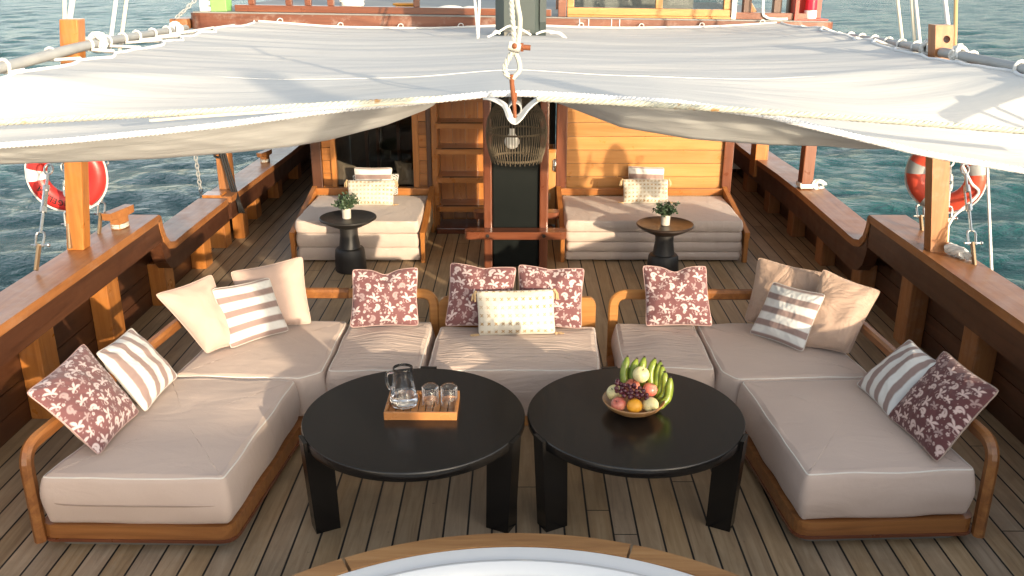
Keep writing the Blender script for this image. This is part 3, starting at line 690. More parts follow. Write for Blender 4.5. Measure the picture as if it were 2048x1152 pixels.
# stanchion posts through the rails
def post(label, x0, x1, y0, y1, z0, z1, mat, name='stanchion_post', hole=None, group='posts along the bulwarks', lean=0.0):
    if hole:
        hx, hz, hr = hole; n = 16
        outer = [(x0, z0), (x1, z0), (x1, z1), (x0, z1)]
        hl = [(hx + hr * math.cos(-2 * math.pi * k / n + math.pi * 1.25), hz + hr * math.sin(-2 * math.pi * k / n + math.pi * 1.25)) for k in range(n + 1)]
        mb = MB().prism(outer + [(x0, z0)] + hl, 'Y', y0, y1)
        # the slit between edge and hole is only a construction edge
    else: mb = MB().b2((x0, y0, z0), (x1, y1, z1), 0.008)
    mb.v = [(p[0] + lean * (p[2] - z0), p[1], p[2]) for p in mb.v]
    return tag(mb.build(name, mat), label, 'post', group)
post('tall orange wooden post on the left cap rail, in front of the red life ring', -2.695, -2.592, 5.13, 5.225, 0.722, 2.05, M['teakZ'], lean=.135)
post('tall orange wooden post on the right cap rail with a round hole through its top', 2.468, 2.568, 5.14, 5.235, 0.715, 2.02, M['railZ'], hole=(2.53, 1.945, 0.020), lean=-.135)
post('short dark-sided post on the aft rail at left, wrapped with black cord', -2.645, -2.535, 7.80, 7.93, 0.455, 0.96, M['railZ'])
post('brown post on the lower right rail with a white rope tied round its foot', 2.452, 2.55, 7.62, 7.74, 0.506, 1.3, M['mahoZ'])
post('thick orange post at the far end of the right rail beside the side passage', 2.40, 2.53, 9.0, 9.2, 0.3, 1.3, M['teakZ'])
post('tall wooden shroud post on the bow bulwark', 2.45, 2.57, 0.5, 0.62, 0.98, 2.6, M['teakZ'])
post('tall wooden shroud post on the bow bulwark', 2.45, 2.59, -1.1, -0.96, 1.27, 3.0, M['teakZ'])

# cleats
def cleat(label, x, y, z, ang, sc=1.0):
    t = thing('cleat', label, 'cleat', (x, y, z), 'wooden mooring cleats on the left rail')
    m = Matrix.Rotation(ang, 3, 'Z')
    pr = [(-0.10, 0.06), (0.10, 0.06), (0.125, 0.105), (-0.125, 0.105)]
    mb = MB(); mb.prism([(-.05 * sc, -.02), (.05 * sc, -.02), (.05 * sc, .07 * sc), (.12 * sc, .078 * sc), (.125 * sc, .125 * sc), (-.125 * sc, .125 * sc), (-.12 * sc, .078 * sc), (-.05 * sc, .07 * sc)], 'Y', -0.032 * sc, 0.032 * sc)
    mb.v = [tuple(m @ Vector(p) + Vector((x, y, z))) for p in mb.v]; mb.build('body', M['railX'], t)
    mb = MB()
    for k in range(2): mb.tube([Vector((x, y, z + 0.012 + 0.014 * k)) + m @ Vector((0.058 * sc * math.cos(a), 0.042 * sc * math.sin(a), 0)) for a in np.linspace(0, 6.0, 14)], 0.008, 6)
    mb.build('rope_turns', M['greyrope'], t)
cleat('wooden mooring cleat on the left cap rail just before the step', -2.58, 5.63, 0.722, R(78))
cleat('small wooden mooring cleat on the far left rail past the cord-wrapped post', -2.58, 9.1, 0.43, R(78), 0.9)

# ================================================================== RIGGING SCREWS, LIFE RINGS, ROPES AT THE SIDES
def buckle(label, p0, p1, closed=False):
    """rigging screw from its chain plate p0 up to p1"""
    p0 = Vector(p0); p1 = Vector(p1); t = thing('rigging_screw', label, 'rigging screw', p0, 'steel rigging screws along the rails')
    d = (p1 - p0); L = d.length; u = d.normalized(); sx = Vector((1, 0, 0)); sx = (sx - u * sx.dot(u)).normalized()
    MB().box(p0 + u * 0.03, (0.030, 0.014, 0.15), 0.003, rot=u.to_track_quat('Z', 'X').to_matrix()).build('chain_plate', M['bronze'], t)
    sh = p0 + u * 0.10
    mb = MB(); mb.tube(rounded([sh + sx * 0.020 - u * 0.012, sh + sx * 0.024 + u * 0.075, sh - sx * 0.024 + u * 0.075, sh - sx * 0.020 - u * 0.012], 0.03), 0.0065, 8)
    mb.tube([sh - sx * 0.045, sh + sx * 0.050], 0.006, 8); mb.sphere(sh + sx * 0.052, 0.011, 8); mb.build('shackle', M['steel'], t)
    a = sh + u * 0.07; b0 = a + u * (0.12 * L / 0.5); b1 = p1 - u * (0.10 * L / 0.5); e = p1
    mb = MB(); mb.tube([a, b0 + u * 0.03], 0.0085, 8); mb.tube([b1 - u * 0.03, e - u * 0.03], 0.0085, 8)
    mb.tube([e - u * 0.03 + (sx * math.cos(k) * 0.022 + u * (math.sin(k) * 0.03 + 0.028)) for k in np.linspace(-1.5, 4.78, 18)], 0.0065, 8); mb.build('eye_screws', M['steel'], t)
    mb = MB()
    if closed: mb.tube([b0, b1], 0.015, 10); mb.tube([b0 - u * .012, b0 + u * .02], 0.019, 8); mb.tube([b1 - u * .02, b1 + u * .012], 0.019, 8)
    else:
        for s in (-1, 1): mb.tube([b0 + sx * 0.015 * s, b1 + sx * 0.015 * s], 0.0065, 8)
        mb.tube([b0 - u * .01, b0 + u * .03], 0.017, 8); mb.tube([b1 - u * .03, b1 + u * .01], 0.017, 8)
    mb.build('body', M['steel'], t); return t
buckle('steel rigging screw nearest the camera on the left rail, with a thick closed barrel', atx(74, 525, -2.66), atx(97, 338, -2.66), True)
buckle('open-bodied steel rigging screw just before the left post', atx(140, 482, -2.66), atx(130, 334, -2.66))
buckle('closed steel rigging screw just behind the left post', atx(199, 458, -2.66), atx(210, 322, -2.66), True)
buckle('dark steel rigging screw left of the right post', atx(1844, 462, 2.62), atx(1832, 318, 2.62))
buckle('open-bodied steel rigging screw close behind the right post', atx(1894, 470, 2.64), atx(1901, 322, 2.64))
buckle('open-bodied steel rigging screw nearest the camera on the right rail', atx(1948, 520, 2.62), atx(1930, 338, 2.62))

def life_ring(label, c, rot, mat, bands, text_ang=None, Rm=0.172, r=0.059, bandmat=None):
    c = Vector(c); t = thing('life_ring', label, 'life ring', c, 'life rings hung at the sides')
    m = Matrix.Rotation(rot, 3, 'Z')
    def P(a, b, q=r):   # a round the ring, b round its section; lies in XZ, faces -Y
        rr = Rm + q * math.cos(b); return c + m @ Vector((rr * math.cos(a), -q * math.sin(b) * 0.75, rr * math.sin(a)))
    def torus(a0, a1, n, q, k=18):
        vs = [P(a0 + (a1 - a0) * i / n, 2 * math.pi * j / k, q) for i in range(n + 1) for j in range(k)]
        fs = [(i * k + j, i * k + (j + 1) % k, (i + 1) * k + (j + 1) % k, (i + 1) * k + j) for i in range(n) for j in range(k)]
        return MB().add(vs, fs)
    torus(0, 2 * math.pi, 64, r).build('body', mat, t)
    for b in bands: torus(R(b - 11), R(b + 11), 8, r + 0.002).build('band', bandmat or M['white'], t)
    rp = []
    for i in range(73):
        a = 2 * math.pi * i / 72; lift = 0.006 * abs(math.sin(2 * (a - R(bands[0])))); rr = Rm + r + 0.003 + lift
        rp.append(c + m @ Vector((rr * math.cos(a), 0.0, rr * math.sin(a))))
    MB().tube(rp, 0.006, 8).build('grab_rope', M['rope'], t)
    if text_ang is not None:
        cu = bpy.data.curves.new('lettering', 'FONT'); cu.body = 'ANGELICA'; cu.size = 0.048; cu.align_x = 'CENTER'; cu.align_y = 'CENTER'; cu.offset = 0.0008
        cu.space_character = 1.12
        to = bpy.data.objects.new('lettering_tmp', cu); C.objects.link(to); bpy.context.view_layer.update()
        me = bpy.data.meshes.new_from_object(to.evaluated_get(bpy.context.evaluated_depsgraph_get())); bpy.data.objects.remove(to); bpy.data.curves.remove(cu)
        bm = bmesh.new(); bm.from_mesh(me); bmesh.ops.subdivide_edges(bm, edges=[e for e in bm.edges if e.calc_length() > 0.012], cuts=2)
        for v in bm.verts:
            a = R(text_ang) - v.co.x / Rm; b = math.pi / 2 - v.co.y / r   # letters stand with their tops outward
            v.co = P(a, b, r + 0.0025)
        bm.to_mesh(me); bm.free(); me.materials.append(M['blackink']); link('lettering', me, t)
    return t
life_ring('red life ring with white bands and black lettering, hung behind the left post', (-2.765, 5.42, 1.12), R(8), M['orange'], [178, 290, 60], 243)
life_ring('orange life ring with grey bands, hung behind the right post', (2.655, 5.50, 1.105), R(-38), M['orange2'], [172, 250, 20], None, bandmat=M['galv'])
# the line tied across the right ring
o = MB().tube(spline([atx(1836, 322, 2.60), atx(1850, 385, 2.60), aty(1886, 455, 5.32), aty(1910, 430, 5.3), aty(1956, 388, 5.34), aty(1942, 365, 5.3), aty(1924, 330, 5.25)], 8), 0.0085, 8).build('ring_lanyard', M['rope'])
tag(o, 'thin white line slung across the orange life ring at right', 'rope')
# rolled cloth beside the right post
a, b = atz(1896, 495, 0.755), atz(1928, 508, 0.75)
mb = twisted(MB(), [a, b], 0.034, 0.16, 4, 8)
for k in range(4): mb.tube([b - (b - a) * .1, b + (b - a).normalized() * .03 + V(0, 0, .012 - .010 * k), b + (b - a).normalized() * (.06 - .006 * k) + V(.006 * k, 0, .004 - .008 * k)], 0.010, 6)
tag(mb.build('rolled_cloth', M['rope']), 'rolled white cloth lying on the cap rail beside the right post', 'cloth')
a, b = atx(1973, 300, 2.68), atx(1984, 560, 2.68)
tag(MB().tube([a, b], 0.0085, 8).build('hanging_rope', M['rope']), 'straight white rope dropping to the right cap rail', 'rope')
# rope round the foot of the right aft post
mb = MB()
for k in range(3): mb.tube(rounded([V(2.445, 7.61, .522 + .012 * k), V(2.557, 7.61, .522 + .012 * k), V(2.557, 7.75, .522 + .012 * k), V(2.445, 7.75, .522 + .012 * k), V(2.445, 7.61, .53 + .012 * k)], .02, 3), 0.008, 6)
for k in range(6):
    c = V(2.60 + rnd.uniform(-.02, .03), 7.62, 0.545 + rnd.uniform(-.01, .02)); rr = rnd.uniform(.018, .035); mb.tube([c + V(rr * math.cos(q) * 1.4, rnd.uniform(-.012, .012), rr * math.sin(q)) for q in np.linspace(0, 5.5, 12)], 0.008, 6)
tag(mb.build('mooring_rope', M['rope']), 'white rope knotted round the foot of the brown post at right', 'rope')
# black cord on the left aft post
mb = MB()
for k in range(8):
    c = V(-2.60 + rnd.uniform(-.03, .03), 7.78, 0.84 + rnd.uniform(-.06, .05)); rr = rnd.uniform(.02, .045); mb.tube([c + V(rr * math.cos(q), rnd.uniform(-.02, .01), rr * math.sin(q) * 1.2) for q in np.linspace(0, 5.8, 12)], 0.011, 6)
for dx in (0, .02, .04): mb.tube(spline([V(-2.59 + dx, 7.77, .80), V(-2.55 + dx, 7.75, .62), V(-2.50 + dx, 7.70, .46), V(-2.435 + dx * .5, 7.62, .38), V(-2.44 + dx, 7.66, .28), V(-2.47, 7.76, .36)], 6), 0.009, 6)
tag(mb.build('black_cord', M['blackcord']), 'black cord bunched and hanging from the short post on the left aft rail', 'cord')

def chain(label, pts, link_l=0.05, r=0.006):
    P = subdiv(pts, link_l * 0.74); mb = MB()
    for i in range(len(P) - 1):
        c = (P[i] + P[i + 1]) / 2; u = (P[i + 1] - P[i]).normalized(); s_ = u.orthogonal().normalized()
        if i % 2: s_ = u.cross(s_)
        mb.tube([c + u * math.sin(q) * link_l * .5 + s_ * math.cos(q) * link_l * .3 for q in np.linspace(0, 2 * math.pi, 12, endpoint=False)], r, 5, closed=True)
    return tag(mb.build('chain', M['galv']), label, 'chain', 'galvanised chains at the left side')
chain('thin dark chain hanging outboard of the left side', [atx(391, 312, -2.9), atx(398, 360, -2.9), atx(408, 424, -2.9)])
chain('dark chain running up from the corner of the upper deck at left', [aty(352, 36, 8.15), aty(370, 20, 8.2), aty(396, -6, 8.3)], 0.045, 0.006)

# shrouds and halyards that run up out of the picture
def line(label, a, b, r, mat, name='halyard', cat='rope'):
    a = Vector(a); b = Vector(b); e = a + (b - a) * 3.2
    return tag(MB().tube([a, b, e], r, 8).build(name, mat), label, cat, 'ropes running up to the masts')
for pa, pb, X, r, mk, lb in [((130, 132), (129, 0), -2.72, .011, 'creamrope', 'upright cream halyard standing left of the left post, the rear one of two'),
        ((126, 130), (145, 0), -2.70, .016, 'rope', 'thick white halyard slanting up left of the left post'),
        ((219, 97), (232, 0), -2.72, .013, 'rope', 'white halyard just right of the left post'),
        ((239, 105), (253, 0), -2.70, .012, 'creamrope', 'cream halyard second to the right of the left post'),
        ((1806, 95), (1795, 0), 2.70, .012, 'creamrope', 'cream halyard furthest left of those near the right post'),
        ((1830, 90), (1823, 0), 2.70, .011, 'creamrope', 'thin cream halyard, middle one of three left of the right post'),
        ((1841, 98), (1831, 0), 2.72, .012, 'rope', 'white halyard close against the left of the right post'),
        ((1906, 136), (1890, 0), 2.70, .014, 'rope', 'thick white halyard crossing the right edge of the right post'),
        ((1909, 136), (1912, 0), 2.76, .012, 'bamboo', 'thin upright bamboo cane standing right of the right post')]:
    line(lb, atx(*pa, X), atx(*pb, X), r, M[mk], 'halyard' if mk != 'bamboo' else 'bamboo_cane', 'rope' if mk != 'bamboo' else 'cane')
for pb, lb in (((949, -4), 'left strand of the paired thin white lines dropping to the awning beside the mast'), ((959, -4), 'right strand of the paired thin white lines dropping to the awning beside the mast')):
    line(lb, aty(956, 76, 6.7), aty(*pb, 6.9), 0.010, M['rope'])

# ================================================================== MAST
t = thing('mast', 'square black mast cased in red-brown planks, rising through the white awning', 'mast', (-0.01, 7.2, 0))
MB().b2((-0.198, 7.0, 0), (0.178, 7.4, 1.75), 0.012).build('trunk', M['mast'], t)
for a, b in ((-0.266, -0.199), (0.179, 0.248)): MB().b2((a, 6.965, 0), (b, 7.38, 1.75), 0.012).build('side_plank', M['mahoZ'], t)
mb = MB(); mb.prism([(-0.165, 7.06), (-0.10, 6.98), (0.13, 6.98), (0.165, 7.02), (0.165, 7.36), (-0.165, 7.36)], 'Z', 1.7, 3.6); mb.build('upper_trunk', M['mastg'], t)
mb = MB(); mb.prism([(7.0, 1.93), (7.03, 1.82), (7.3, 1.82), (7.3, 3.0), (7.0, 3.0)], 'X', 0.167, 0.215); mb.build('cheek_piece', M['mastg'], t)
MB().b2((-0.10, 6.955, 1.80), (0.095, 6.985, 1.875), 0.004).build('base_plate', M['plinth'], t)
mb = MB(); mb.tube([V(-.055, 6.945, 1.835) + V(.014 * math.cos(q), 0, .016 * math.sin(q)) for q in np.linspace(-.5, 3.7, 10)], 0.005, 6); mb.build('eye', M['steel'], t)
pr = rounded([V(-.40, 6.82, 0), V(-.40, 6.962, 0)], 0.0)
mb = MB(); pl = rounded([V(0, 6.83, 0), V(-.415, 6.83, 0), V(-.415, 6.963, 0), V(.395, 6.963, 0), V(.395, 6.83, 0), V(0, 6.83, 0)], 0.05, 5)[:-1]
mb.prism([(p.x, p.y) for p in pl], 'Z', 0.285, 0.345); pin = mb.build('pin_rail', M['mahoX'], t)
for x in (-.232, .213):
    MB().tube([V(x, 6.822, .316), V(x, 6.835, .316)], 0.014, 12).build('bolt', M['dark'], pin)
mb = MB(); pl = rounded([V(0, 7.385, 0), V(-.37, 7.385, 0), V(-.37, 7.52, 0), V(.36, 7.52, 0), V(.36, 7.385, 0), V(0, 7.385, 0)], 0.05, 5)[:-1]
mb.prism([(p.x, p.y) for p in pl], 'Z', 0.30, 0.355); mb.build('pin_rail', M['mahoX'], t)

# ================================================================== DECKHOUSE
t = thing('deckhouse', 'varnished teak deckhouse with plank walls, a window and an open ladder recess behind the mast', 'deckhouse', (0, 8.2, 0))
YW = 8.1
def planks(x0, x1, z0, z1, y, hgt, name, mat, n0=0.0):
    mb = MB(); z = z0
    while z < z1 - 0.01:
        zz = min(z + hgt, z1); mb.b2((x0, y, z + 0.0015), (x1, y + 0.05, zz - 0.0015), 0.003); z = zz
    return mb.build(name, mat, t)
planks(-1.775, -1.69, 0.30, 1.75, YW, 0.118, 'front_wall', M['teakX'])
planks(-0.895, -0.82, 0.30, 1.75, YW, 0.118, 'front_wall', M['teakX'])
planks(-1.775, -0.82, 0.0, 0.345, YW + .002, 0.115, 'front_wall', M['teakX'])
planks(0.452, 1.868, 0.012, 1.75, YW, 0.1235, 'front_wall', M['pale'])
for x0, x1, m_ in ((-1.87, -1.776, 'darkZ'), (-0.819, -0.775, 'darkZ'), (-0.774, -0.715, 'teakZ'), (0.355, 0.45, 'mahoZ'), (1.869, 1.955, 'mahoZ')):
    MB().b2((x0, YW - 0.035, 0), (x1, YW + 0.14, 1.78), 0.008).build('corner_post', M[m_], t)
fr = MB()
fr.b2((-1.692, YW - .025, 0.345), (-1.648, YW + .05, 1.75), .004); fr.b2((-0.945, YW - .025, 0.345), (-0.893, YW + .05, 1.75), .004); fr.b2((-1.647, YW - .025, 0.345), (-0.946, YW + .05, 0.405), .004)
fr = fr.build('window_frame', M['teakZ'], t)
MB().b2((-1.647, YW + 0.01, 0.406), (-0.946, YW + 0.016, 1.75)).build('pane', M['pane'], fr)
# side walls, dark interior, roof
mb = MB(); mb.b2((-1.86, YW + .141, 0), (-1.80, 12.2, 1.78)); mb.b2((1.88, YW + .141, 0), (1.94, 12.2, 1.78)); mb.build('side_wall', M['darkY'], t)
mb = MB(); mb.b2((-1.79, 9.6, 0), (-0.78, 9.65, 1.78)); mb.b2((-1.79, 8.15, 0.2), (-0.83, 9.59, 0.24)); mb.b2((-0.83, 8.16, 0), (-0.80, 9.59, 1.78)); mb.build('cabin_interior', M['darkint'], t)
mb = MB()
for x in (-1.62, -1.50, -1.28): mb.b2((x, 9.52, 0.24), (x + 0.035, 9.57, 1.75))
mb.build('interior_batten', M['mahoZ'], t)
# ladder recess
mb = MB(); x = -0.714
while x < 0.35: mb.b2((x, 8.30, -.02), (min(x + 0.115, 0.354), 8.34, 1.78), 0.003); x += 0.117
mb.build('recess_back', M['teakZ'], t)
MB().b2((-0.775, 8.142, 0), (-0.716, 8.30, 1.78)).build('recess_side', M['teakZ'], t)
for z in (0.245, 0.515, 0.775, 1.005, 1.24):
    pl = rounded([V(-.3, 8.0, 0), V(-.735, 8.0, 0), V(-.735, 8.298, 0), V(.08, 8.298, 0), V(.08, 8.0, 0), V(-.3, 8.0, 0)], 0.05, 5)[:-1]
    st = MB().prism([(p.x, p.y) for p in pl], 'Z', z - 0.045, z).build('ladder_step', M['teakX'], t)
    MB().b2((-0.68, 8.03, z), (0.05, 8.052, z + 0.003)).build('grip_strip', M['dark'], st)
MB().b2((-0.74, 7.96, 0.0), (0.34, 8.28, 0.055), 0.008).build('sill', M['mahoX'], t)
d = MB().b2((0.10, 8.07, 0.06), (0.353, 8.11, 0.735), 0.006).build('low_door', M['paleZ'], t)
MB().b2((0.09, 8.055, 0.736), (0.353, 8.12, 0.765), 0.004).build('door_cap', M['teakX'], d)
mb = MB(); mb.tube([V(.346, 8.058, .56), V(.346, 8.058, .68)], .008, 8); mb.b2((.325, 8.06, .57), (.345, 8.066, .67)); mb.build('hinge', M['steel'], d)
mb = MB()
for k in range(4): mb.b2((0.20 + k * .03, 8.064, 0.30), (0.218 + k * .03, 8.069, 0.36))
mb.build('vent', M['cane'], d)
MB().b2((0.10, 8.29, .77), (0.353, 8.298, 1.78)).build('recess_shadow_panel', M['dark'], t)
# right side passage: bulkhead with an arched opening
mb = MB(); mb.b2((1.956, 10.6, 0), (2.62, 10.66, 1.7)); mb.build('passage_bulkhead', M['darkZ'], t)
MB().b2((-2.64, 11.3, 0), (-1.87, 11.36, 1.7)).build('passage_bulkhead', M['darkZ'], t)
ac = aty(1466, 322, 10.4); rr = 0.155
mb = MB(); ap = [V(ac.x + rr * math.cos(q), 10.45, ac.z + rr * 1.25 * math.sin(q)) for q in np.linspace(0, math.pi, 14)]
mb.sweep(ap, 0.10, 0.018, 0.004, side=(0, 1, 0)); ar = mb.build('arched_port', M['white'], t)
MB().b2((ac.x - .17, 10.30, ac.z - .075), (ac.x + .17, 10.5, ac.z), .01).build('port_sill', M['white'], ar)
MB().b2((1.957, 10.05, 0), (2.05, 10.2, 1.3), .006).build('passage_post', M['mahoZ'], t)
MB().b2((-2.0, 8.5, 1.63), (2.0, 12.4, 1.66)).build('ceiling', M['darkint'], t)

# pillows inside the cabin, seen through the pane
pillow('khaki pillow behind the cabin window at left', ((672, 318), (712, 332), (716, 372), (672, 372)), 0.40, 14, 0.05, M['tan'], res=18, dz=(0, 0), group='pillows behind the cabin window', pipe=None, seed=31)
pillow('khaki pillow behind the cabin window at right', ((788, 320), (824, 326), (826, 370), (797, 370)), 0.40, 14, 0.05, M['tan'], res=18, group='pillows behind the cabin window', pipe=None, seed=32)

# ================================================================== UPPER DECK AND WHAT STANDS ON IT
TL = math.tan(R(-0.82))
def up(x, z): return z + TL * x
def ubox(mb, x0, x1, y0, y1, z0, z1, bev=0.004):
    k = len(mb.v); mb.b2((x0, y0, z0), (x1, y1, z1), bev)
    for i in range(k, len(mb.v)): p = mb.v[i]; mb.v[i] = (p[0], p[1], p[2] + TL * p[0])
    return mb
t = thing('upper_deck', 'brown upper deck edge behind the awning with a worn fascia board and low coaming', 'upper deck', (0, 8.6, 1.8))
mb = MB(); fp = [V(-2.90, 8.9, 0)] + rounded([V(-2.90, 8.6, 0), V(-2.90, 8.19, 0), V(0, 8.19, 0), V(2.80, 8.19, 0), V(2.80, 8.6, 0)], 0.18, 6) + [V(2.80, 8.9, 0)]
mb.prism([(p.x, p.y) for p in fp], 'Z', 1.70, 1.895); mb.v = [(p[0], p[1], p[2] + TL * p[0]) for p in mb.v]; mb.build('fascia', M['worn'], t)
mb = MB(); ubox(mb, -2.84, 2.74, 8.21, 12.4, 1.896, 1.906, 0.0); mb.build('deck_surface', M['slate'], t)
for a_, b_ in ((-2.5, .30), (1.93, 2.55)):
    mb = MB(); ubox(mb, a_, b_, 8.31, 8.39, 1.907, 1.965); mb.build('coaming', M['mahoX'], t)
for x in (.54, .62, .82, .89): 
    mb = MB(); ubox(mb, x, x + .006, 8.184, 8.192, 1.78, 1.895, 0.0); mb.build('scupper_stain', M['white'], t)
for x in (-2.38, -2.05, -1.88, -1.68, -0.92, .34): 
    mb = MB(); ubox(mb, x, x + .055, 8.32, 8.38, 1.966, 2.9, .004); mb.build('railing_post', M['mahoZ'], t)
for x in (2.02, 2.29, 2.42):
    mb = MB(); ubox(mb, x, x + .07, 8.42, 8.50, 1.907, 2.9, .004); mb.build('railing_post', M['darkZ'], t)
# wheelhouse window frame
t = thing('wheelhouse', 'pale wooden wheelhouse front with a wide glazed window on the upper deck', 'wheelhouse', (1.15, 8.5, 1.9))
mb = MB(); ubox(mb, .44, 1.88, 8.30, 8.38, 1.925, 1.985); ubox(mb, .44, 1.88, 8.27, 8.38, 1.907, 1.924)
for x in (.44, 1.22, 1.82): ubox(mb, x, x + .06, 8.31, 8.37, 1.986, 2.9)
f_ = mb.build('window_frame', M['pale'], t)
mb = MB(); ubox(mb, .50, 1.82, 8.34, 8.346, 1.986, 2.9, 0); mb.build('pane', M['pane'], f_)
mb = MB(); ubox(mb, .36, .43, 8.28, 8.40, 1.907, 2.9); mb.build('corner_post', M['worn'], t)
mb = MB(); ubox(mb, .44, 1.9, 10.2, 10.3, 1.907, 2.9); mb.build('back_wall', M['slate'], t)
mb = MB(); ubox(mb, 1.885, 1.925, 8.28, 8.42, 1.907, 2.9); mb.build('side_board', M['white'], t)
def small(name, label, cat, fn, mat, group=None):
    mb = MB(); fn(mb); return tag(mb.build(name, mat), label, cat, group)
def on_up(x, y): return up(x, 1.9075)
z = on_up(-2.6, 8.3)
t = thing('deck_locker', 'lime green painted locker with white fittings at the left end of the upper deck', 'locker', (-2.6, 8.34, z))
MB().b2((-2.70, 8.27, z), (-2.56, 8.44, z + 0.40), .006).build('body', M['green'], t)
mb = MB()
for k in range(3): mb.tube([V(-2.78, 8.30, z + .02 + k * .05), V(-2.702, 8.30, z + .02 + k * .05)], .02, 10)
mb.b2((-2.80, 8.28, z), (-2.73, 8.36, z + .18), .01); mb.build('fittings', M['white'], t)
z = on_up(2.66, 8.3)
t = thing('navigation_light', 'red navigation lamp in a red painted box at the right end of the upper deck', 'lamp', (2.62, 8.35, z))
mb = MB(); mb.b2((2.46, 8.44, z), (2.72, 8.47, z + .42), .004); mb.b2((2.44, 8.28, z), (2.475, 8.44, z + .42), .004); mb.b2((2.476, 8.28, z), (2.74, 8.44, z + .012), .003); mb.build('screen_board', M['redp'], t)
MB().lathe([(.05, .085), (.052, .10), (.052, .3), (.03, .32)], (2.60, 8.36, z), 20).build('lens', M['red'], t)
MB().lathe([(.05, .0125), (.055, .02), (.055, .08), (.04, .085)], (2.60, 8.36, z), 20).build('lamp_base', M['white'], t)
z = on_up(-1.5, 8.6)
small('rope_coil', 'white and green rope heap behind the railing on the upper deck', 'rope', lambda mb: [mb.tube([V(-1.52 + .09 * math.cos(q) * (1 + .15 * math.sin(3 * q + k)), 8.62 + .05 * math.sin(q), z + .03 + .03 * k + .01 * math.sin(2 * q + k)) for q in np.linspace(0, 6.28, 20)], .022, 6) for k in range(4)], M['rope'])
small('yellow_crate', 'yellow crate behind the railing on the upper deck', 'crate', lambda mb: [mb.b2((-1.12, 8.62, on_up(-1, 8)), (-.94, 8.80, on_up(-1, 8) + .06), .01), mb.b2((-1.14, 8.60, on_up(-1, 8) + .06), (-.92, 8.82, on_up(-1, 8) + .08), .008)], M['yellow'])
def sack(mb):
    mb.sphere((-.62, 8.7, on_up(-.6, 8) + .03), .06, 16, sc=(2.2, 1, .6)); mb.sphere((-.44, 8.7, on_up(-.5, 8) + .03), .05, 16, sc=(1.6, 1, .6))
small('cloth_sack', 'white rumpled sack lying behind the railing left of the mast', 'sack', sack, M['rope'])
def chr_(mb):
    zz = on_up(2.0, 8.6); k = len(mb.v); mb.b2((1.93, 8.6, zz), (1.99, 8.66, zz + .35), .004); mb.box((2.08, 8.63, zz + .16), (.05, .07, .34), .004, rot=Matrix.Rotation(R(-35), 3, 'Y'))
    mb.b2((1.94, 8.56, zz + .16), (2.2, 8.72, zz + .19), .004)
small('wooden_chair', 'orange wooden chair frame standing right of the wheelhouse window', 'chair', chr_, M['teakZ'])
zz = on_up(2.3, 8.29)
tag(MB().tube(spline([V(2.16, 8.30, zz + .5), V(2.16, 8.30, zz + .10), V(2.19, 8.29, zz + .025), V(2.27, 8.275, zz + .008), V(2.38, 8.28, zz + .008)], 6), .011, 8).build('white_hose', M['white']), 'white hose bending down onto the right end of the upper deck', 'hose')
# projecting beam end at left
tag(MB().b2((-3.06, 8.22, 1.795), (-2.905, 8.6, 1.885), .012).build('beam_end', M['railX']), 'short orange beam end jutting out at the left corner of the upper deck', 'beam')

# ================================================================== AWNING, RIDGE POLE, SIDE POLES, STAYS
def interp(tab, x):
    if x <= tab[0][0]: a, b = tab[0], tab[1]
    elif x >= tab[-1][0]: a, b = tab[-2], tab[-1]
    else:
        for a, b in zip(tab[:-1], tab[1:]):
            if a[0] <= x <= b[0]: break
    return a[1] + (b[1] - a[1]) * (x - a[0]) / (b[0] - a[0])
HEM = [(-2.5, 1.605), (-2.09, 1.64), (-1.78, 1.663), (-1.47, 1.693), (-1.17, 1.725), (-0.78, 1.778), (-0.31, 1.826), (-0.12, 1.846), (0, 1.850), (0.10, 1.846), (0.33, 1.833), (0.62, 1.815), (1.0, 1.762), (1.33, 1.685), (1.64, 1.612), (2.05, 1.542), (2.5, 1.50)]
BELLY = [(-2.5, 1.52), (-2.19, 1.53), (-1.87, 1.54), (-1.55, 1.556), (-1.23, 1.582), (-1.0, 1.606), (-0.83, 1.635), (-0.57, 1.702), (-0.4, 1.766), (-0.3, 1.818), (0, 1.845), (0.10, 1.825), (0.2, 1.788), (0.45, 1.694), (0.76, 1.642), (1.1, 1.617), (1.35, 1.612), (1.5, 1.60), (1.62, 1.60), (1.7, 1.595), (2.5, 1.49)]
def sm(x): x = max(0.0, min(1.0, x)); return x * x * (3 - 2 * x)
YF, YB = 3.6, 8.14
EYE_Y = [3.6 + .42 * k for k in range(11)]
def edge_x(Y, s):
    k = (Y - 3.6) / 0.42; f = k - math.floor(k); sc = 4 * f * (1 - f)
    return 2.30 - 0.065 * sc + 0.10 * sm((Y - 5) / 2.5) + 0.10 * sm((4.9 - Y) / .6) + 0.30 * sm((4.2 - Y) / .5) - 0.05 * max(0, (Y - 7.4)) * 2.0
def roof_z(x, Y, u):
    top = 1.838 + 0.012 * abs(u) ** 3 - 0.030 * math.sin(math.pi * abs(u)) + 0.012 * noise.noise(Vector((x * 0.5, Y * 2.3, 0))) + 0.0075 * noise.noise(Vector((x * 0.9 + 3, Y * 6.5 + 0.8 * x * (1 if x < 0 else -1), 4)))
    top += 0.006 * math.sin((Y * 9 - abs(x) * 1.3)) * abs(u) ** 0.5
    if x > 0: top -= 0.0
    k = sm((Y - YF) / (1.35 - 0.72 * abs(u) ** 3))
    z = interp(HEM, x) * (1 - k) + top * k
    return z + 0.010 * noise.noise(Vector((x * 1.6, Y * 9, 7))) * min(1, (Y - YF) * 4) * abs(u)
t = thing('awning', 'large white canvas awning stretched over the deck, peaked along the middle with laced sides', 'awning', (0, 5.8, 1.83))
NU, NV = 150, 150
vs = []; 
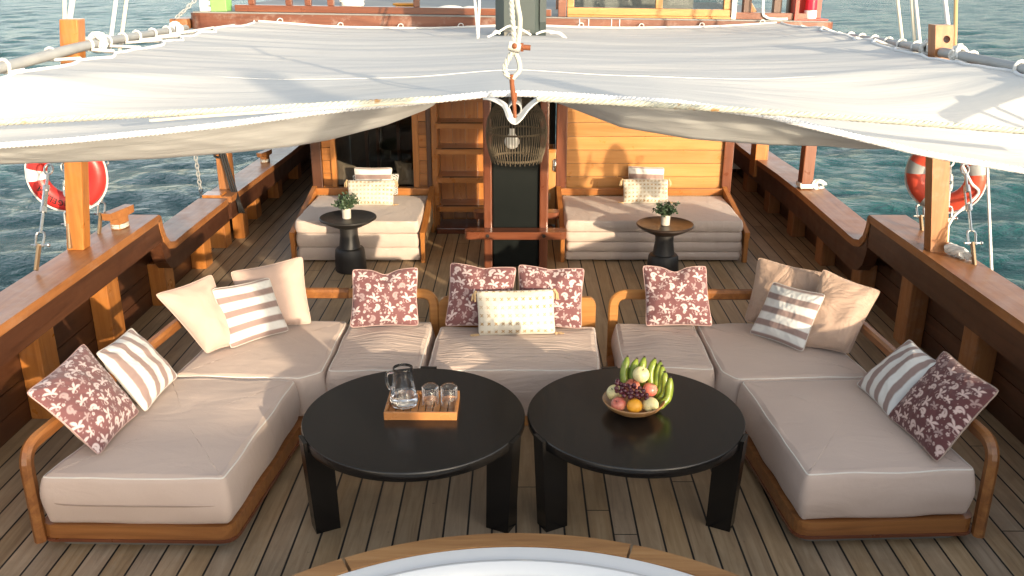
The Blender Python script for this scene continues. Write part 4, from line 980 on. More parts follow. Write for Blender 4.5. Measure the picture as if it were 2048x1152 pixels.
for j in range(NV + 1):
    q = j / NV; Y = YF + (YB - YF) * (q ** 1.25)
    for i in range(NU + 1):
        u = -1 + 2 * i / NU; x = u * edge_x(Y, u); vs.append((x, Y, roof_z(x, Y, u)))
fs = [(j * (NU + 1) + i, j * (NU + 1) + i + 1, (j + 1) * (NU + 1) + i + 1, (j + 1) * (NU + 1) + i) for j in range(NV) for i in range(NU)]
MB().add(vs, fs).build('canvas', M['canvas'], t, sharp=180)
vs = []; KV = 9
for j in range(KV + 1):
    q = j / KV
    for i in range(NU * 2 + 1):
        x = -2.4 + 4.8 * i / (NU * 2); zt, zb = interp(HEM, x) - 0.004, min(interp(BELLY, x) - 0.028 * sm((interp(HEM, x) - interp(BELLY, x)) / .04), interp(HEM, x) - 0.006)
        w_ = 0.016 * noise.noise(Vector((x * 3.2 + q * 2.0, q * 2.5, 9))) * math.sin(math.pi * q) + 0.010 * noise.noise(Vector((x * 8 - q * 4, q * 3, 2))) * math.sin(math.pi * q)
        vs.append((x, YF + 0.012 + 0.31 * q + w_ * 1.5 - .05 * math.sin(math.pi * q) * 0, zt + (zb - zt) * q))
m_ = NU * 2 + 1
fs = [(j * m_ + i, j * m_ + i + 1, (j + 1) * m_ + i + 1, (j + 1) * m_ + i) for j in range(KV) for i in range(m_ - 1)]
# the hanging part turns back under and rises to the roof again
k0 = len(vs)
for j, (dy, f_) in enumerate(((0.40, 0.03), (0.55, 0.22), (0.8, 0.62), (1.1, 0.95))):
    for i in range(m_):
        x = -2.4 + 4.8 * i / (NU * 2); zb = min(interp(BELLY, x) - 0.028 * sm((interp(HEM, x) - interp(BELLY, x)) / .04), interp(HEM, x) - 0.006); vs.append((x * (1 - .02 * j), YF + dy, zb + (1.79 - zb) * f_))
for j in range(4):
    a0 = KV * m_ if j == 0 else k0 + (j - 1) * m_; b0 = k0 + j * m_
    fs += [(a0 + i, a0 + i + 1, b0 + i + 1, b0 + i) for i in range(m_ - 1)]
MB().add(vs, fs).build('sagging_front', M['canvas'], t, sharp=180)
hemp = [V(x, YF - 0.004, interp(HEM, x) + 0.004) for x in np.linspace(-2.4, 2.4, 120)]
twisted(MB(), spline(hemp[::3], 3), 0.0135, 0.055).build('bolt_rope', M['boltrope'], t)
for s in (-1, 1):
    twisted(MB(), [V(s * (edge_x(Y, 1) + .004), Y, roof_z(s * edge_x(Y, 1), Y, s) + .004) for Y in np.linspace(YF, YB, 110)], 0.009, 0.05).build('edge_rope', M['boltrope'], t)
MB().tube([V(x, 4.55 + .10 * abs(x) - .13 * sm(abs(x) / .5), roof_z(x, 4.55 + .10 * abs(x) - .13 * sm(abs(x) / .5), x / 2.4) + 0.001) for x in np.linspace(-2.1, 2.1, 130)], 0.0028, 6).build('seam', M['canvas'], t)
MB().tube([V(x, YB, roof_z(x, YB, x / 2.3) + .006) for x in np.linspace(-2.25, 2.25, 80)], 0.010, 6).build('back_hem', M['rope'], t)
for x in np.linspace(-2.1, 2.1, 9):
    zz = roof_z(x, YB, x / 2.3); MB().tube(spline([V(x, YB, zz), V(x + .02, YB + .02, zz + .035), V(x + .05, YB + .025, zz + .03), V(x + .05, YB + .02, zz - .01)], 5), .004, 6).build('eyelet_tie', M['rope'], t)

for s, lb, pp in ((-1, 'long grey pole the awning is laced to along the left side', ((-330, 205, 3.3), (0, 136, 4.4), (168, 92, 5.2), (270, 73, 6.5), (372, 56, 8.05))), (1, 'long grey pole the awning is laced to along the right side', ((2390, 215, 3.3), (2048, 139, 4.4), (1876, 103, 5.2), (1780, 86, 6.5), (1690, 72, 8.05)))):
    pts = [aty(*p) for p in pp]; PX = [(p.y, p.x) for p in pts]; PZ = [(p.y, p.z) for p in pts]
    tag(MB().tube(spline(pts, 6), 0.027, 16).build('awning_pole', M['galv']), lb, 'pole', 'grey poles along the awning sides')
    mb = MB(); path = []
    for k in range(11):
        Y = 3.6 + .42 * k; e = V(s * edge_x(Y, 1), Y, roof_z(s * edge_x(Y, 1), Y, s) + .012)
        yp = Y - .03; rr = 0.036; xx = interp(PX, yp); zz = interp(PZ, yp)
        path.append(e)
        for a in np.linspace(-40, 230, 9): path.append(V(xx - s * rr * math.cos(R(a)), yp + .05 * (a + 40) / 270, zz + rr * math.sin(R(a))))
        path.append(e + V(0, .03, -.01))
        if k < 10:
            Y2 = Y + .42; path.append(V(s * edge_x(Y2 - .05, 1) + s * .01, Y2 - .06, roof_z(s * edge_x(Y2, 1), Y2, s) - .012))
    mb.tube(path, 0.0085, 6)
    for yk in ((4.95, 5.35) if s > 0 else (5.42, 7.6)):
        c = V(interp(PX, yk) - s * .02, yk, interp(PZ, yk) + .01)
        for k in range(9):
            ax = rnd.uniform(0, 3.14); rr = rnd.uniform(.03, .05); mb.tube([c + V(rr * math.cos(q) * math.cos(ax), rr * math.cos(q) * math.sin(ax) + rnd.uniform(-.02, .02), rr * math.sin(q) * 1.1) for q in np.linspace(0, 6.1, 14)], 0.009, 6)
    tag(mb.build('lacing_rope', M['rope']), 'white lacing rope zigzagging between the awning and its %s pole' % ('left' if s < 0 else 'right'), 'rope', 'white lacings of the awning')

pe = aty(1030, 219, 3.52)
t = thing('ridge_pole', 'grey steel pipe under the awning ridge, its open end facing the camera', 'pole', (pe.x, pe.y, pe.z - .03))
mb = MB(); n = 28; vs = []
dv = (V(-0.01, 7.0, 1.79) - pe).normalized(); sx = V(1, 0, 0); sz = sx.cross(dv); 
L = 3.45
for (rr, d) in ((.0275, L), (.0275, 0.0), (.026, -0.002), (.0225, -0.002), (.022, 0.0), (.022, 0.5)):
    for k in range(n): a = 2 * math.pi * k / n; vs.append(pe + dv * d + (sx * math.cos(a) + sz * math.sin(a)) * rr)
fs = [(i * n + k, i * n + (k + 1) % n, (i + 1) * n + (k + 1) % n, (i + 1) * n + k) for i in range(5) for k in range(n)] + [tuple(5 * n + k for k in range(n))]
mb.add(vs, fs).build('pipe', [M['galv']], t)
MB().tube([pe + V(-.002, .03, -.021), pe + V(0.0, .03, .06)], .0085, 10).build('bolt', M['rust'], t)
p0, p1, p2, p3, p4 = aty(988, 199, 3.54), aty(1010, 212, 3.52), aty(1030, 243, 3.50), aty(1055, 216, 3.52), aty(1076, 199, 3.54)
sp = spline([p0 + V(-.03, .03, .0), p0, p1, p2 + V(-.018, 0, .012), p2, p2 + V(.018, 0, .012), p3, p4, p4 + V(.03, .03, 0)], 5)
tag(MB().sweep(sp, 0.038, 0.006, 0.002, side=(0, 1, 0)).build('canvas_strap', M['canvas']), 'white canvas strap looped under the open end of the ridge pole', 'strap')

# rope loop with rusty shackle above the ridge end
t = thing('hoisting_rope', 'thick grey rope ending in a teardrop eye over the awning peak, with rusty clamp bolt', 'rope', aty(1026, 158, 3.45))
q = lambda x, y: aty(x, y, 3.45)
twisted(MB(), spline([q(1026, -90), q(1023, 0), q(1027, 60), q(1028, 95), q(1020, 112), q(1010, 132), q(1012, 148), q(1023, 156)], 6), 0.0100, 0.06).build('strand', M['wire2'], t)
MB().tube(spline([q(1029, -90), q(1034, 0), q(1040, 40), q(1036, 85), q(1030, 100), q(1038, 124), q(1038, 142), q(1024, 157)], 6), 0.0095, 10).build('strand', M['greyrope'], t)
MB().tube([q(1024, 90) + V(-.012, -.012, 0), q(1038, 96) + V(0.005, -.012, 0)], .0185, 12).build('clamp', M['greyrope'], t)
mb = MB(); mb.tube([q(1041, 94) + V(0, -.012, 0), q(1047, 94) + V(0, -.012, 0)], .017, 6); mb.tube([q(1047, 94) + V(0, -.012, 0), q(1061, 95) + V(0, -.012, 0)], .010, 8); mb.sphere(q(1029, 91) + V(0, -.026, 0), .011, 10); mb.build('clamp_bolt', M['rust'], t)
mb = MB(); mb.tube([q(1023, 149), q(1024, 168), q(1026, 186), q(1028, 205), q(1030, 235)], .0105, 10, rad=[.011, .009, .010, .008, .007]); mb.build('eye_bolt', M['rust'], t)
# wire stays to either side
tag(twisted(MB(), spline([aty(886, 197, 3.50), aty(640, 211, 3.42), aty(350, 226, 3.36), aty(0, 245, 3.3), aty(-420, 268, 3.2)], 10), 0.0125, 0.065).build('wire_stay', M['wire']), 'grey rope stay with rust stains crossing in front of the awning to the left', 'stay', 'rope stays before the awning')
tag(twisted(MB(), spline([aty(1074, 197, 3.50), aty(1350, 212, 3.42), aty(1700, 236, 3.36), aty(2048, 262, 3.3), aty(2460, 292, 3.2)], 10), 0.0125, 0.065).build('wire_stay', M['wire']), 'grey rope stay with rust stains crossing in front of the awning to the right', 'stay', 'rope stays before the awning')
tag(MB().tube(spline([aty(886, 201, 3.49), aty(640, 217, 3.41), aty(440, 230, 3.37), aty(300, 241, 3.36)], 8), .006, 6).build('cream_line', M['creamrope']), 'thin cream line running beside the left rope stay', 'rope')
# loose ropes on the awning at the mast foot
mb = MB()
for pts in ([(975, 74), (1000, 62), (1020, 52), (1045, 60), (1062, 70)], [(985, 70), (992, 62), (1000, 68)], [(1072, 68), (1090, 62), (1115, 66), (1128, 74), (1140, 82)], [(1100, 66), (1120, 66), (1135, 80)]):
    mb.tube(spline([aty(x, y, 6.82) for x, y in pts], 6), .009, 6)
tag(mb.build('loose_rope', M['rope']), 'loose white rope lying on the awning round the foot of the upper mast', 'rope')

# ================================================================== HANGING LAMP
lc = aty(1033, 320, 5.35); LX, LY, LZ = lc.x, 5.35, lc.z
t = thing('pendant_lamp', 'barrel-shaped rattan cage lamp with a white bulb hanging before the mast', 'lamp', (LX, LY, LZ))
LP = [(.150, 0.0), (.160, .03), (.171, .07), (.179, .12), (.181, .17), (.176, .22), (.162, .27), (.140, .31), (.105, .345), (.06, .365), (.022, .37)]
mb = MB(); n = 66
for k in range(n):
    a = 2 * math.pi * k / n + rnd.uniform(-.008, .008); z0 = -0.008 if k % 2 else 0.004
    pts = spline([V(LX + r * math.cos(a), LY + r * math.sin(a), LZ + z + (z0 if i == 0 else 0)) for i, (r, z) in enumerate(LP)], 2); mb.tube(pts, 0.0024, 5)
for z, r in ((.012, .153), (.018, .154), (.17, .180), (.175, .180), (.31, .139)):
    mb.tube([V(LX + (r - .004) * math.cos(a), LY + (r - .004) * math.sin(a), LZ + z) for a in np.linspace(0, 2 * math.pi, 48, endpoint=False)], .0032, 6, closed=True)
mb.build('cage', M['rattan'], t)
MB().tube([V(LX, LY, LZ + .36), V(LX, LY, 1.79)], .006, 8).build('cord', M['blackcord'], t)
bc = aty(1024, 283, 5.35)
MB().sphere((bc.x, LY, bc.z), .045, 24).lathe([(.026, .03), (.018, .055), (.017, .085)], (bc.x, LY, bc.z), 20).build('bulb', M['bulb'], t)
MB().lathe([(.02, .08), (.022, .085), (.022, .14), (.01, .15)], (bc.x + .003, LY, bc.z), 18).tube([V(bc.x, LY, bc.z + .14), V(LX, LY, LZ + .36)], .006, 6).build('socket', M['dark'], t)

# ================================================================== DAYBEDS
def daybed(label, x0, x1, yf, yb, layers, zarmf, armthin, seed):
    t = thing('daybed', label, 'daybed', ((x0 + x1) / 2, yf, 0), 'daybeds against the deckhouse')
    zt = layers[-1]; W_ = .035
    for s, xa in ((0, x0), (1, x1)):
        a, b = (xa - W_, xa) if s == 0 else (xa, xa + W_)
        MB().b2((a, yf - .02, 0), (b, yf + .04, zarmf), .006).build('front_post', M['teakZ'], t)
        MB().b2((a, yb - .06, 0), (b, yb, .415), .006).build('back_post', M['teakZ'], t)
        mb = MB(); y0, y1, z0, z1 = yf - .022, yb + .0, zarmf, .415
        mb.prism([(y0, z0 - .045), (y0, z0 + .006), (y1, z1 + .012), (y1, z1 - .05)], 'X', a - .002, b + .004); mb.build('sloping_arm', M['teakY'], t)
        mb = MB(); m_ = (a + b) / 2; mb.prism([(y0 + .06, .10), (y0 + .06, z0 - .045), (y1 - .06, z1 - .055), (y1 - .06, .10)], 'X', m_ - .006, m_ + .006); mb.build('side_panel', M['cane'], t)
    MB().b2((x0 + .001, yb - .045, .352), (x1 - .001, yb, .415), .006).build('back_rail', M['teakX'], t)
    mb = MB(); k = int((x1 - x0) / .014)
    for i in range(k): mb.b2((x0 + .01 + i * .014, yb - .028, .20), (x0 + .016 + i * .014, yb - .022, .351))
    for z in np.arange(.21, .35, .014): mb.b2((x0 + .005, yb - .031, z), (x1 - .005, yb - .0285, z + .006))
    mb.build('cane_back', M['cane'], t)
    z = 0.012
    for i, zz in enumerate(layers):
        j = .008 * math.sin(i * 2.3 + seed)
        mb, top, c = cushion_mesh([(x0 + .012 + j, yf + .005 - j), (x1 - .012 + j, yf + .005 + j * .6), (x1 - .012, yb - .06), (x0 + .012, yb - .06)], z + .001, zz, r=.014, crown=.010 if i == len(layers) - 1 else .0, bulge=.007, rc=.035, wob=.0045, seed=seed + i)
        m = mb.build('mattress', M['bedcush'], t, sharp=180); z = zz
        MB().tube([p + V(0, 0, -.012) for p in top], .0032, 5, closed=True).build('piping', M['piping'], m)
    return t
daybed('left daybed under the cabin window, three folded beige mattresses in a teak frame', -1.835, -0.795, 7.12, 8.06, (.125, .245, .352), .255, 0, 1)
daybed('wider right daybed against the plank wall, four folded beige mattresses in a teak frame', 0.395, 1.875, 7.14, 8.06, (.085, .17, .255, .352), .255, 0, 5)
g = 'scatter pillows on the daybeds'
pillow('cream lumbar pillow with tan stitches and tassels on the left daybed', ((694, 360), (790, 360), (787, 411), (697, 411)), .362, 24, .055, M['cream'], patt_cross(12, 6), 64, g, .03, seed=21, pipe=None, tass=True)
pillow('taupe and white banded pillow tucked behind the cream one on the left daybed', ((708, 335), (785, 335), (781, 393), (711, 393)), .36, 14, .05, M['stripe'], patt_band(.60, .76), 64, g, .05, seed=22, pipe='pipg')
pillow('black and white patterned pillow barely showing on the left daybed', ((704, 349), (799, 347), (797, 390), (706, 390)), .36, 14, .03, M['tribal'], patt_tribal(), 48, g, .05, seed=23, pipe=None)
pillow('cream lumbar pillow with tan stitches and tassels on the right daybed', ((1245, 358), (1337, 358), (1336, 407), (1246, 407)), .362, 24, .055, M['cream'], patt_cross(12, 6), 64, g, .03, seed=24, pipe=None, tass=True)
pillow('taupe and white banded pillow tucked behind the cream one on the right daybed', ((1256, 332), (1329, 335), (1327, 391), (1256, 391)), .36, 14, .05, M['stripe'], patt_band(.58, .75), 64, g, .05, seed=25, pipe='pipg')

# ================================================================== SIDE TABLES AND POTS
def side_table(label, x, y, zt, r, mat, topmat):
    t = thing('side_table', label, 'side table', (x, y, 0), 'small black side tables')
    MB().lathe([(.118, 0.0), (.125, .01), (.122, .12), (.116, .175), (.106, .19), (.088, .195), (.083, .21), (.071, .30), (.073, zt - .085)], (x, y, 0), 40).build('pedestal', mat, t)
    MB().lathe([(.075, zt - .0845), (.12, zt - .07), (.19, zt - .035), (r, zt - .012), (r, zt - .002), (r - .006, zt + .003), (r - .016, zt), (r - .03, zt - .008), (.02, zt - .010), (.001, zt - .010)], (x, y, 0), 56, capt=False).build('top', topmat, t)
    return t
side_table('black pedestal side table in front of the left daybed', -1.345, 6.92, .445, .226, M['sidetab'], M['sidetab'])
side_table('black pedestal side table with a brownish top in front of the right daybed', 1.152, 6.76, .437, .222, M['sidetab'], M['sidetab2'])
def plant(label, x, y, z, seed, s=1.0):
    rg = random.Random(seed); t = thing('potted_plant', label, 'potted plant', (x, y, z), 'small plants on the side tables')
    MB().lathe([(.030, 0), (.034, .004), (.036, .082), (.0345, .084), (.032, .080), (.031, .065), (.001, .065)], (x, y, z), 28, capt=False).build('pot', M['pot'], t)
    mb = MB(); lf = MB()
    for k in range(34):
        a = rg.uniform(0, 6.28); sp = rg.uniform(.02, .105); h = rg.uniform(.05, .135) - sp * .35
        p0 = V(x + .018 * math.cos(a), y + .018 * math.sin(a), z + .066); p2 = V(x + sp * math.cos(a), y + sp * math.sin(a), z + .082 + h * s)
        p1 = (p0 + p2) / 2 + V(0, 0, .02); pts = spline([p0, p1, p2], 5); mb.tube(pts, .0016, 4)
        for i in range(2, len(pts)):
            for _ in range(4):
                c = pts[i] + V(rg.gauss(0, .006), rg.gauss(0, .006), rg.gauss(0, .006)); d = V(rg.gauss(0, 1), rg.gauss(0, 1), rg.gauss(.3, .8)).normalized(); n_ = d.orthogonal().normalized(); n_.rotate(Matrix.Rotation(rg.uniform(0, 6.28), 3, d)); e = d.cross(n_)
                L_ = rg.uniform(.012, .022); w_ = L_ * .36
                lf.add([c, c + d * L_ * .35 + e * w_, c + d * L_ * .75 + e * w_ * .8, c + d * L_, c + d * L_ * .75 - e * w_ * .8, c + d * L_ * .35 - e * w_], [(0, 1, 2, 3), (0, 3, 4, 5)], 0, False)
    mb.build('stems', M['stem'], t); lf.build('foliage', M['leaf'], t)
plant('grey-green sprig in a stoneware pot on the left side table', -1.352, 6.91, .4355, 4)
plant('grey-green sprig in a stoneware pot on the right side table', 1.152, 6.76, .4275, 9, .9)

# ================================================================== SOFAS
SK = 1.0314   # plan scale of the seats
def sofa_cushion(poly, parent, z0=.125, z1=.355, mat='cushion', seed=0, tuck=False, crown=.012, zip_y=None, **kw):
    poly = [(p[0] * SK, p[1] * SK) for p in poly]
    mb, top, c = cushion_mesh(poly, z0, z1, r=.03, crown=crown, bulge=.012, rc=.030, wob=.007, seed=seed, **kw)
    m = mb.build('cushion', M[mat], parent, sharp=180)
    MB().tube([p + V(0, 0, -.004) for p in top], .0036, 6, closed=True).build('piping', M['piping'], m)
    if zip_y:
        MB().tube(spline([V(-1.935, 3.192, .246), V(-1.85, 3.180, .234), V(-1.55, 3.177, .230), V(-1.28, 3.175, .233), V(-1.21, 3.183, .240)], 8), .0032, 6).build('zip_seam', M['pipd'], m)
    return m
def offset_poly(poly, d):
    n = len(poly); out = []; A = sum(poly[i][0] * poly[(i + 1) % n][1] - poly[(i + 1) % n][0] * poly[i][1] for i in range(n)); sg = 1 if A > 0 else -1
    for i in range(n):
        p = Vector(poly[i]); a = (p - Vector(poly[i - 1])).normalized(); b = (Vector(poly[(i + 1) % n]) - p).normalized()
        na = Vector((a.y, -a.x)) * sg; nb = Vector((b.y, -b.x)) * sg; k = (na + nb); k = k / max(.4, k.dot(na)); out.append(tuple(p + k * d))
    return out
def rpoly(poly, r, n=5):
    P = [V(p[0], p[1], 0) for p in poly]; return [(q.x, q.y) for q in rounded(P + [P[0], P[1]], r, n)[1:-1]]
# --- left corner sofa
t = thing('corner_sofa', 'left corner sofa with taupe cushions and a low teak frame, angled round the left table', 'sofa', (-1.4, 4.0, 0), 'corner sofas round the coffee tables')
base = [(-1.93, 3.112), (-1.158, 3.10), (-1.075, 3.99), (-.94, 4.07), (-.47, 4.10), (-.46, 4.83), (-1.55, 4.87), (-1.74, 4.62)]
mb = MB(); bp = rpoly(offset_poly([(p[0]*SK, p[1]*SK) for p in base], .012), .07); mb.prism(bp, 'Z', .06, .125); mb.build('base_frame', M['sofab'], t)
mb = MB(); mb.prism(rpoly(offset_poly([(p[0]*SK, p[1]*SK) for p in base], .018), .07), 'Z', .047, .0595); mb.build('base_lip', M['mahoX'], t)
mb = MB(); mb.prism(rpoly(offset_poly([(p[0]*SK, p[1]*SK) for p in base], -.035), .04), 'Z', 0.0, .0465); mb.build('plinth', M['plinth'], t)
sofa_cushion([(-1.905, 3.10), (-1.155, 3.09), (-1.078, 4.005), (-1.72, 4.035)], t, seed=1, zip_y=3.09)
sofa_cushion([(-1.71, 4.047), (-1.066, 4.016), (-.968, 4.095), (-.968, 4.79), (-1.52, 4.82), (-1.66, 4.56)], t, seed=2)
sofa_cushion([(-.957, 4.10), (-.478, 4.125), (-.478, 4.78), (-.957, 4.79)], t, seed=3, mat='cushion_wr', crown=.028)
path = rounded([V(-2.0, 3.20, .05), V(-2.02, 3.235, .462), V(-1.83, 4.74, .49), V(-1.65, 5.03, .49), V(-1.0, 5.03, .49)], .09, 7)
MB().sweep(path, .044, .064, .012, side=(1, .2, 0)).build('arm_rail', M['sofaw'], t)
MB().sweep(rounded([V(-1.0, 5.03, .49), V(-.495, 5.03, .49), V(-.495, 5.03, .06)], .08, 7), .035, .058, .009, side=(0, 1, 0)).build('back_rail', M['sofawX'], t)
# --- right corner sofa
t = thing('corner_sofa', 'right corner sofa with taupe cushions and a low teak frame, angled round the right table', 'sofa', (1.4, 4.0, 0), 'corner sofas round the coffee tables')
base = [(1.88, 3.175), (1.155, 3.142), (1.09, 3.99), (.98, 4.08), (.52, 4.13), (.53, 4.80), (1.66, 4.85), (1.80, 4.60)]
mb = MB(); mb.prism(rpoly(offset_poly([(p[0]*SK, p[1]*SK) for p in base], .012), .07), 'Z', .06, .125); mb.build('base_frame', M['sofab'], t)
mb = MB(); mb.prism(rpoly(offset_poly([(p[0]*SK, p[1]*SK) for p in base], .018), .07), 'Z', .047, .0595); mb.build('base_lip', M['mahoX'], t)
mb = MB(); mb.prism(rpoly(offset_poly([(p[0]*SK, p[1]*SK) for p in base], -.035), .04), 'Z', 0.0, .0465); mb.build('plinth', M['plinth'], t)
sofa_cushion([(1.155, 3.135), (1.862, 3.177), (1.775, 4.045), (1.095, 4.005)], t, seed=6, mat='cushion', crown=.024)
sofa_cushion([(1.082, 4.02), (1.765, 4.057), (1.72, 4.56), (1.62, 4.80), (1.022, 4.75), (1.018, 4.115)], t, seed=7)
sofa_cushion([(.535, 4.165), (1.006, 4.14), (1.010, 4.75), (.552, 4.765)], t, seed=8, mat='cushion_wr', crown=.026)
path = rounded([V(1.96, 3.26, .05), V(1.98, 3.295, .462), V(1.86, 4.72, .49), V(1.70, 5.02, .49), V(1.1, 5.02, .49)], .09, 7)
MB().sweep(path, .044, .064, .012, side=(1, -.2, 0)).build('arm_rail', M['sofaw'], t)
MB().sweep(rounded([V(1.1, 5.02, .49), V(.575, 5.02, .49), V(.575, 5.02, .06)], .08, 7), .035, .058, .009, side=(0, 1, 0)).build('back_rail', M['sofawX'], t)
# --- centre seat
t = thing('sofa_seat', 'single armless sofa seat in the middle, wrinkled taupe cushion with a solid teak back board', 'sofa', (0, 4.4, 0))
sofa_cushion([(-.465, 4.13), (.425, 4.13), (.450, 4.72), (-.44, 4.72)], t, z0=.07, z1=.348, seed=4, mat='cushion_wr', crown=.030)
mb = MB(); mb.b2((-.45, 4.30, 0), (.43, 4.85, .069), .004); mb.build('base', M['sofawX'], t)
pl = rounded([V(0, 0.1, 0), V(-.465, 0.1, 0), V(-.465, .475, 0), V(.47, .475, 0), V(.47, .1, 0), V(0, .1, 0)], .06, 6)[:-1]
MB().prism([(p.x, p.y) for p in pl], 'Y', 5.0, 5.03).build('back_board', M['sofawX'], t)

ZB = .372
pb = lambda l, px, lean, T, m, p=None, **k: pillow(l, px, k.pop('zb', ZB), lean, T, M[m], p, **k)
pb('rose paisley pillow leaning on the front end of the left arm rail', ((35, 785), (155, 684), (268, 824), (184, 912)), 50, .068, 'paisley', patt_print(.05, .10), res=140, seed=1, back=M['tan'], pipe='pipr', fwd=.03)
pb('white and taupe striped pillow beside the front paisley pillow on the left sofa', ((190, 706), (263, 654), (358, 752), (291, 826)), 46, .065, 'stripe', patt_stripe(4, 'v', .0), res=90, seed=2, pipe='pipg')
pb('plain blush pillow leaning on the left rail, left of the striped one', ((308, 588), (424, 547), (478, 690), (414, 708)), 32, .075, 'beige', seed=3, pipe='beige')
pb('plain blush pillow at the back corner of the left sofa, behind the striped one', ((459, 543), (606, 511), (624, 648), (492, 662)), 24, .075, 'beige', seed=4, pipe='beige')
pb('white and taupe striped pillow standing in the corner of the left sofa', ((411, 572), (528, 549), (568, 656), (450, 692)), 26, .065, 'stripe', patt_stripe(4, 'u', .42), res=90, seed=5, pipe='pipg', fwd=.06)
pb('rose paisley pillow alone against the left back rail', ((704, 538), (837, 534), (838, 652), (699, 656)), 22, .07, 'paisley', patt_print(.3, .42), res=140, chop=.16, seed=6, pipe='pipr')
pb('rose paisley pillow at the left of the centre seat', ((900, 524), (1034, 534), (1022, 656), (889, 653)), 20, .07, 'paisley', patt_print(.62, .2), res=140, chop=.06, seed=7, pipe='pipr')
pb('rose paisley pillow at the right of the centre seat', ((1036, 528), (1170, 536), (1164, 658), (1034, 655)), 20, .07, 'paisley', patt_print(.15, .66), res=140, chop=.05, seed=8, pipe='pipr')
pb('cream lumbar pillow with tan crosses and tassels in front on the centre seat', ((951, 578), (1107, 574), (1111, 664), (956, 668)), 16, .065, 'cream', patt_cross(11, 5.5), res=100, conc=.03, seed=9, pipe=None, tass=True, fwd=.03)
pb('rose paisley pillow alone against the right back rail', ((1284, 530), (1413, 531), (1426, 653), (1291, 653)), 22, .07, 'paisley', patt_print(.44, .03), res=140, chop=.16, seed=10, pipe='pipr')
pb('plain tan pillow at the back corner of the right sofa, behind the striped one', ((1516, 513), (1650, 545), (1625, 672), (1487, 642)), 24, .075, 'tan', seed=11, pipe='tan')
pb('plain shiny tan pillow leaning on the right rail, right of the striped one', ((1646, 534), (1763, 579), (1699, 706), (1588, 690)), 34, .075, 'tan', seed=13, pipe='tan', fwd=.02)
pb('white and grey-brown striped pillow standing in the corner of the right sofa', ((1562, 557), (1668, 582), (1622, 698), (1514, 660)), 26, .062, 'stripe', patt_stripe(4, 'u', .48), res=90, seed=12, pipe='pipg', fwd=.075)
pb('white and brown striped pillow beside the dark paisley one on the right sofa', ((1819, 677), (1884, 728), (1780, 838), (1711, 768)), 46, .065, 'stripe', patt_stripe(4, 'v', .12), res=90, seed=14, pipe='pipg')
pb('dark plum paisley pillow leaning on the front end of the right arm rail', ((1900, 698), (2015, 780), (1888, 927), (1785, 832)), 50, .068, 'paisleyd', patt_print(.55, .55), res=140, seed=15, back=M['tan'], pipe='pipd', fwd=.03)

# ================================================================== COFFEE TABLES
def coffee(label, x, y, r, angs):
    t = thing('coffee_table', label, 'coffee table', (x, y, 0), 'round black coffee tables')
    zt = .45
    MB().lathe([(r - .012, zt - .045), (r - .003, zt - .042), (r, zt - .036), (r, zt - .006), (r - .004, zt), (.001, zt + .0005)], (x, y, 0), 96, capt=False).build('top', M['black'], t)
    for a in angs:
        m = Matrix.Rotation(R(a), 3, 'Z')
        prof = [(r - .115, 0), (r - .008, 0), (r + .016, zt + .001), (r - .0005, zt + .001), (r - .0005, zt - .0455), (r - .150, zt - .0455), (r - .150, zt - .058), (r - .108, zt - .105)]
        mb = MB().prism(prof, 'Y', -.040, .040); mb.v = [tuple(m @ Vector(p) + V(x, y, 0)) for p in mb.v]; mb.build('leg', M['black'], t, sharp=20)
    return t
coffee('round black coffee table at left carrying the wooden tray', -.455, 3.572, .492, (88, 207, 334))
coffee('round black coffee table at right carrying the fruit bowl', .528, 3.592, .480, (98, 208, 333))

# tray, jug, glasses
t = thing('serving_tray', 'slatted teak serving tray on the left coffee table', 'tray', (-.42, 3.63, .4505))
x0, x1, y0, y1, z = -.582, -.262, 3.517, 3.735, .4505
mb = MB(); mb.b2((x0, y0, z), (x1, y0 + .012, z + .038), .002); mb.b2((x0, y1 - .012, z), (x1, y1, z + .038), .002); mb.b2((x0, y0 + .0125, z), (x0 + .012, y1 - .0125, z + .038), .002); mb.b2((x1 - .012, y0 + .0125, z), (x1, y1 - .0125, z + .038), .002); mb.build('rim', M['tray'], t)
mb = MB()
for k in range(9): mb.b2((x0 + .013 + k * .0328, y0 + .013, z + .006), (x0 + .013 + k * .0328 + .029, y1 - .013, z + .013), .001)
mb.build('slats', M['tray'], t)
MB().b2((x0 + .0121, y0 + .0125, z + .0005), (x1 - .0121, y1 - .0125, z + .004)).build('bottom', M['dark'], t)
zs = z + .0135
jx, jy = -.505, 3.632
t = thing('glass_jug', 'clear glass water jug standing at the left end of the tray', 'jug', (jx, jy, zs))
oc = lambda r, zz, a: r * (1 - (.02 * (1 - abs(math.cos(4 * a))) if zz < .05 else 0))
MB().lathe([(.040, 0), (.058, .010), (.064, .030), (.063, .040), (.0535, .095), (.0455, .150), (.0450, .172), (.0450, .186), (.0442, .188), (.0434, .186), (.0432, .172), (.0435, .150), (.0515, .095), (.0612, .040), (.0618, .030), (.052, .014), (.001, .012)], (jx, jy, zs), 48, capt=False, fn=oc).build('body', M['glass'], t)
MB().lathe([(.001, .0128), (.0515, .0146), (.0614, .030), (.0608, .040), (.0575, .062), (.001, .062)], (jx, jy, zs), 48, capb=False, capt=False).build('water', M['waterg'], t)
MB().tube(spline([V(jx - .044, jy, zs + .165), V(jx - .070, jy, zs + .158), V(jx - .074, jy, zs + .12), V(jx - .062, jy, zs + .085), V(jx - .053, jy, zs + .09)], 6), .0065, 10).build('handle', M['glass'], t)
flute = lambda r, zz, a: r * (1 + .012 * math.cos(22 * a))
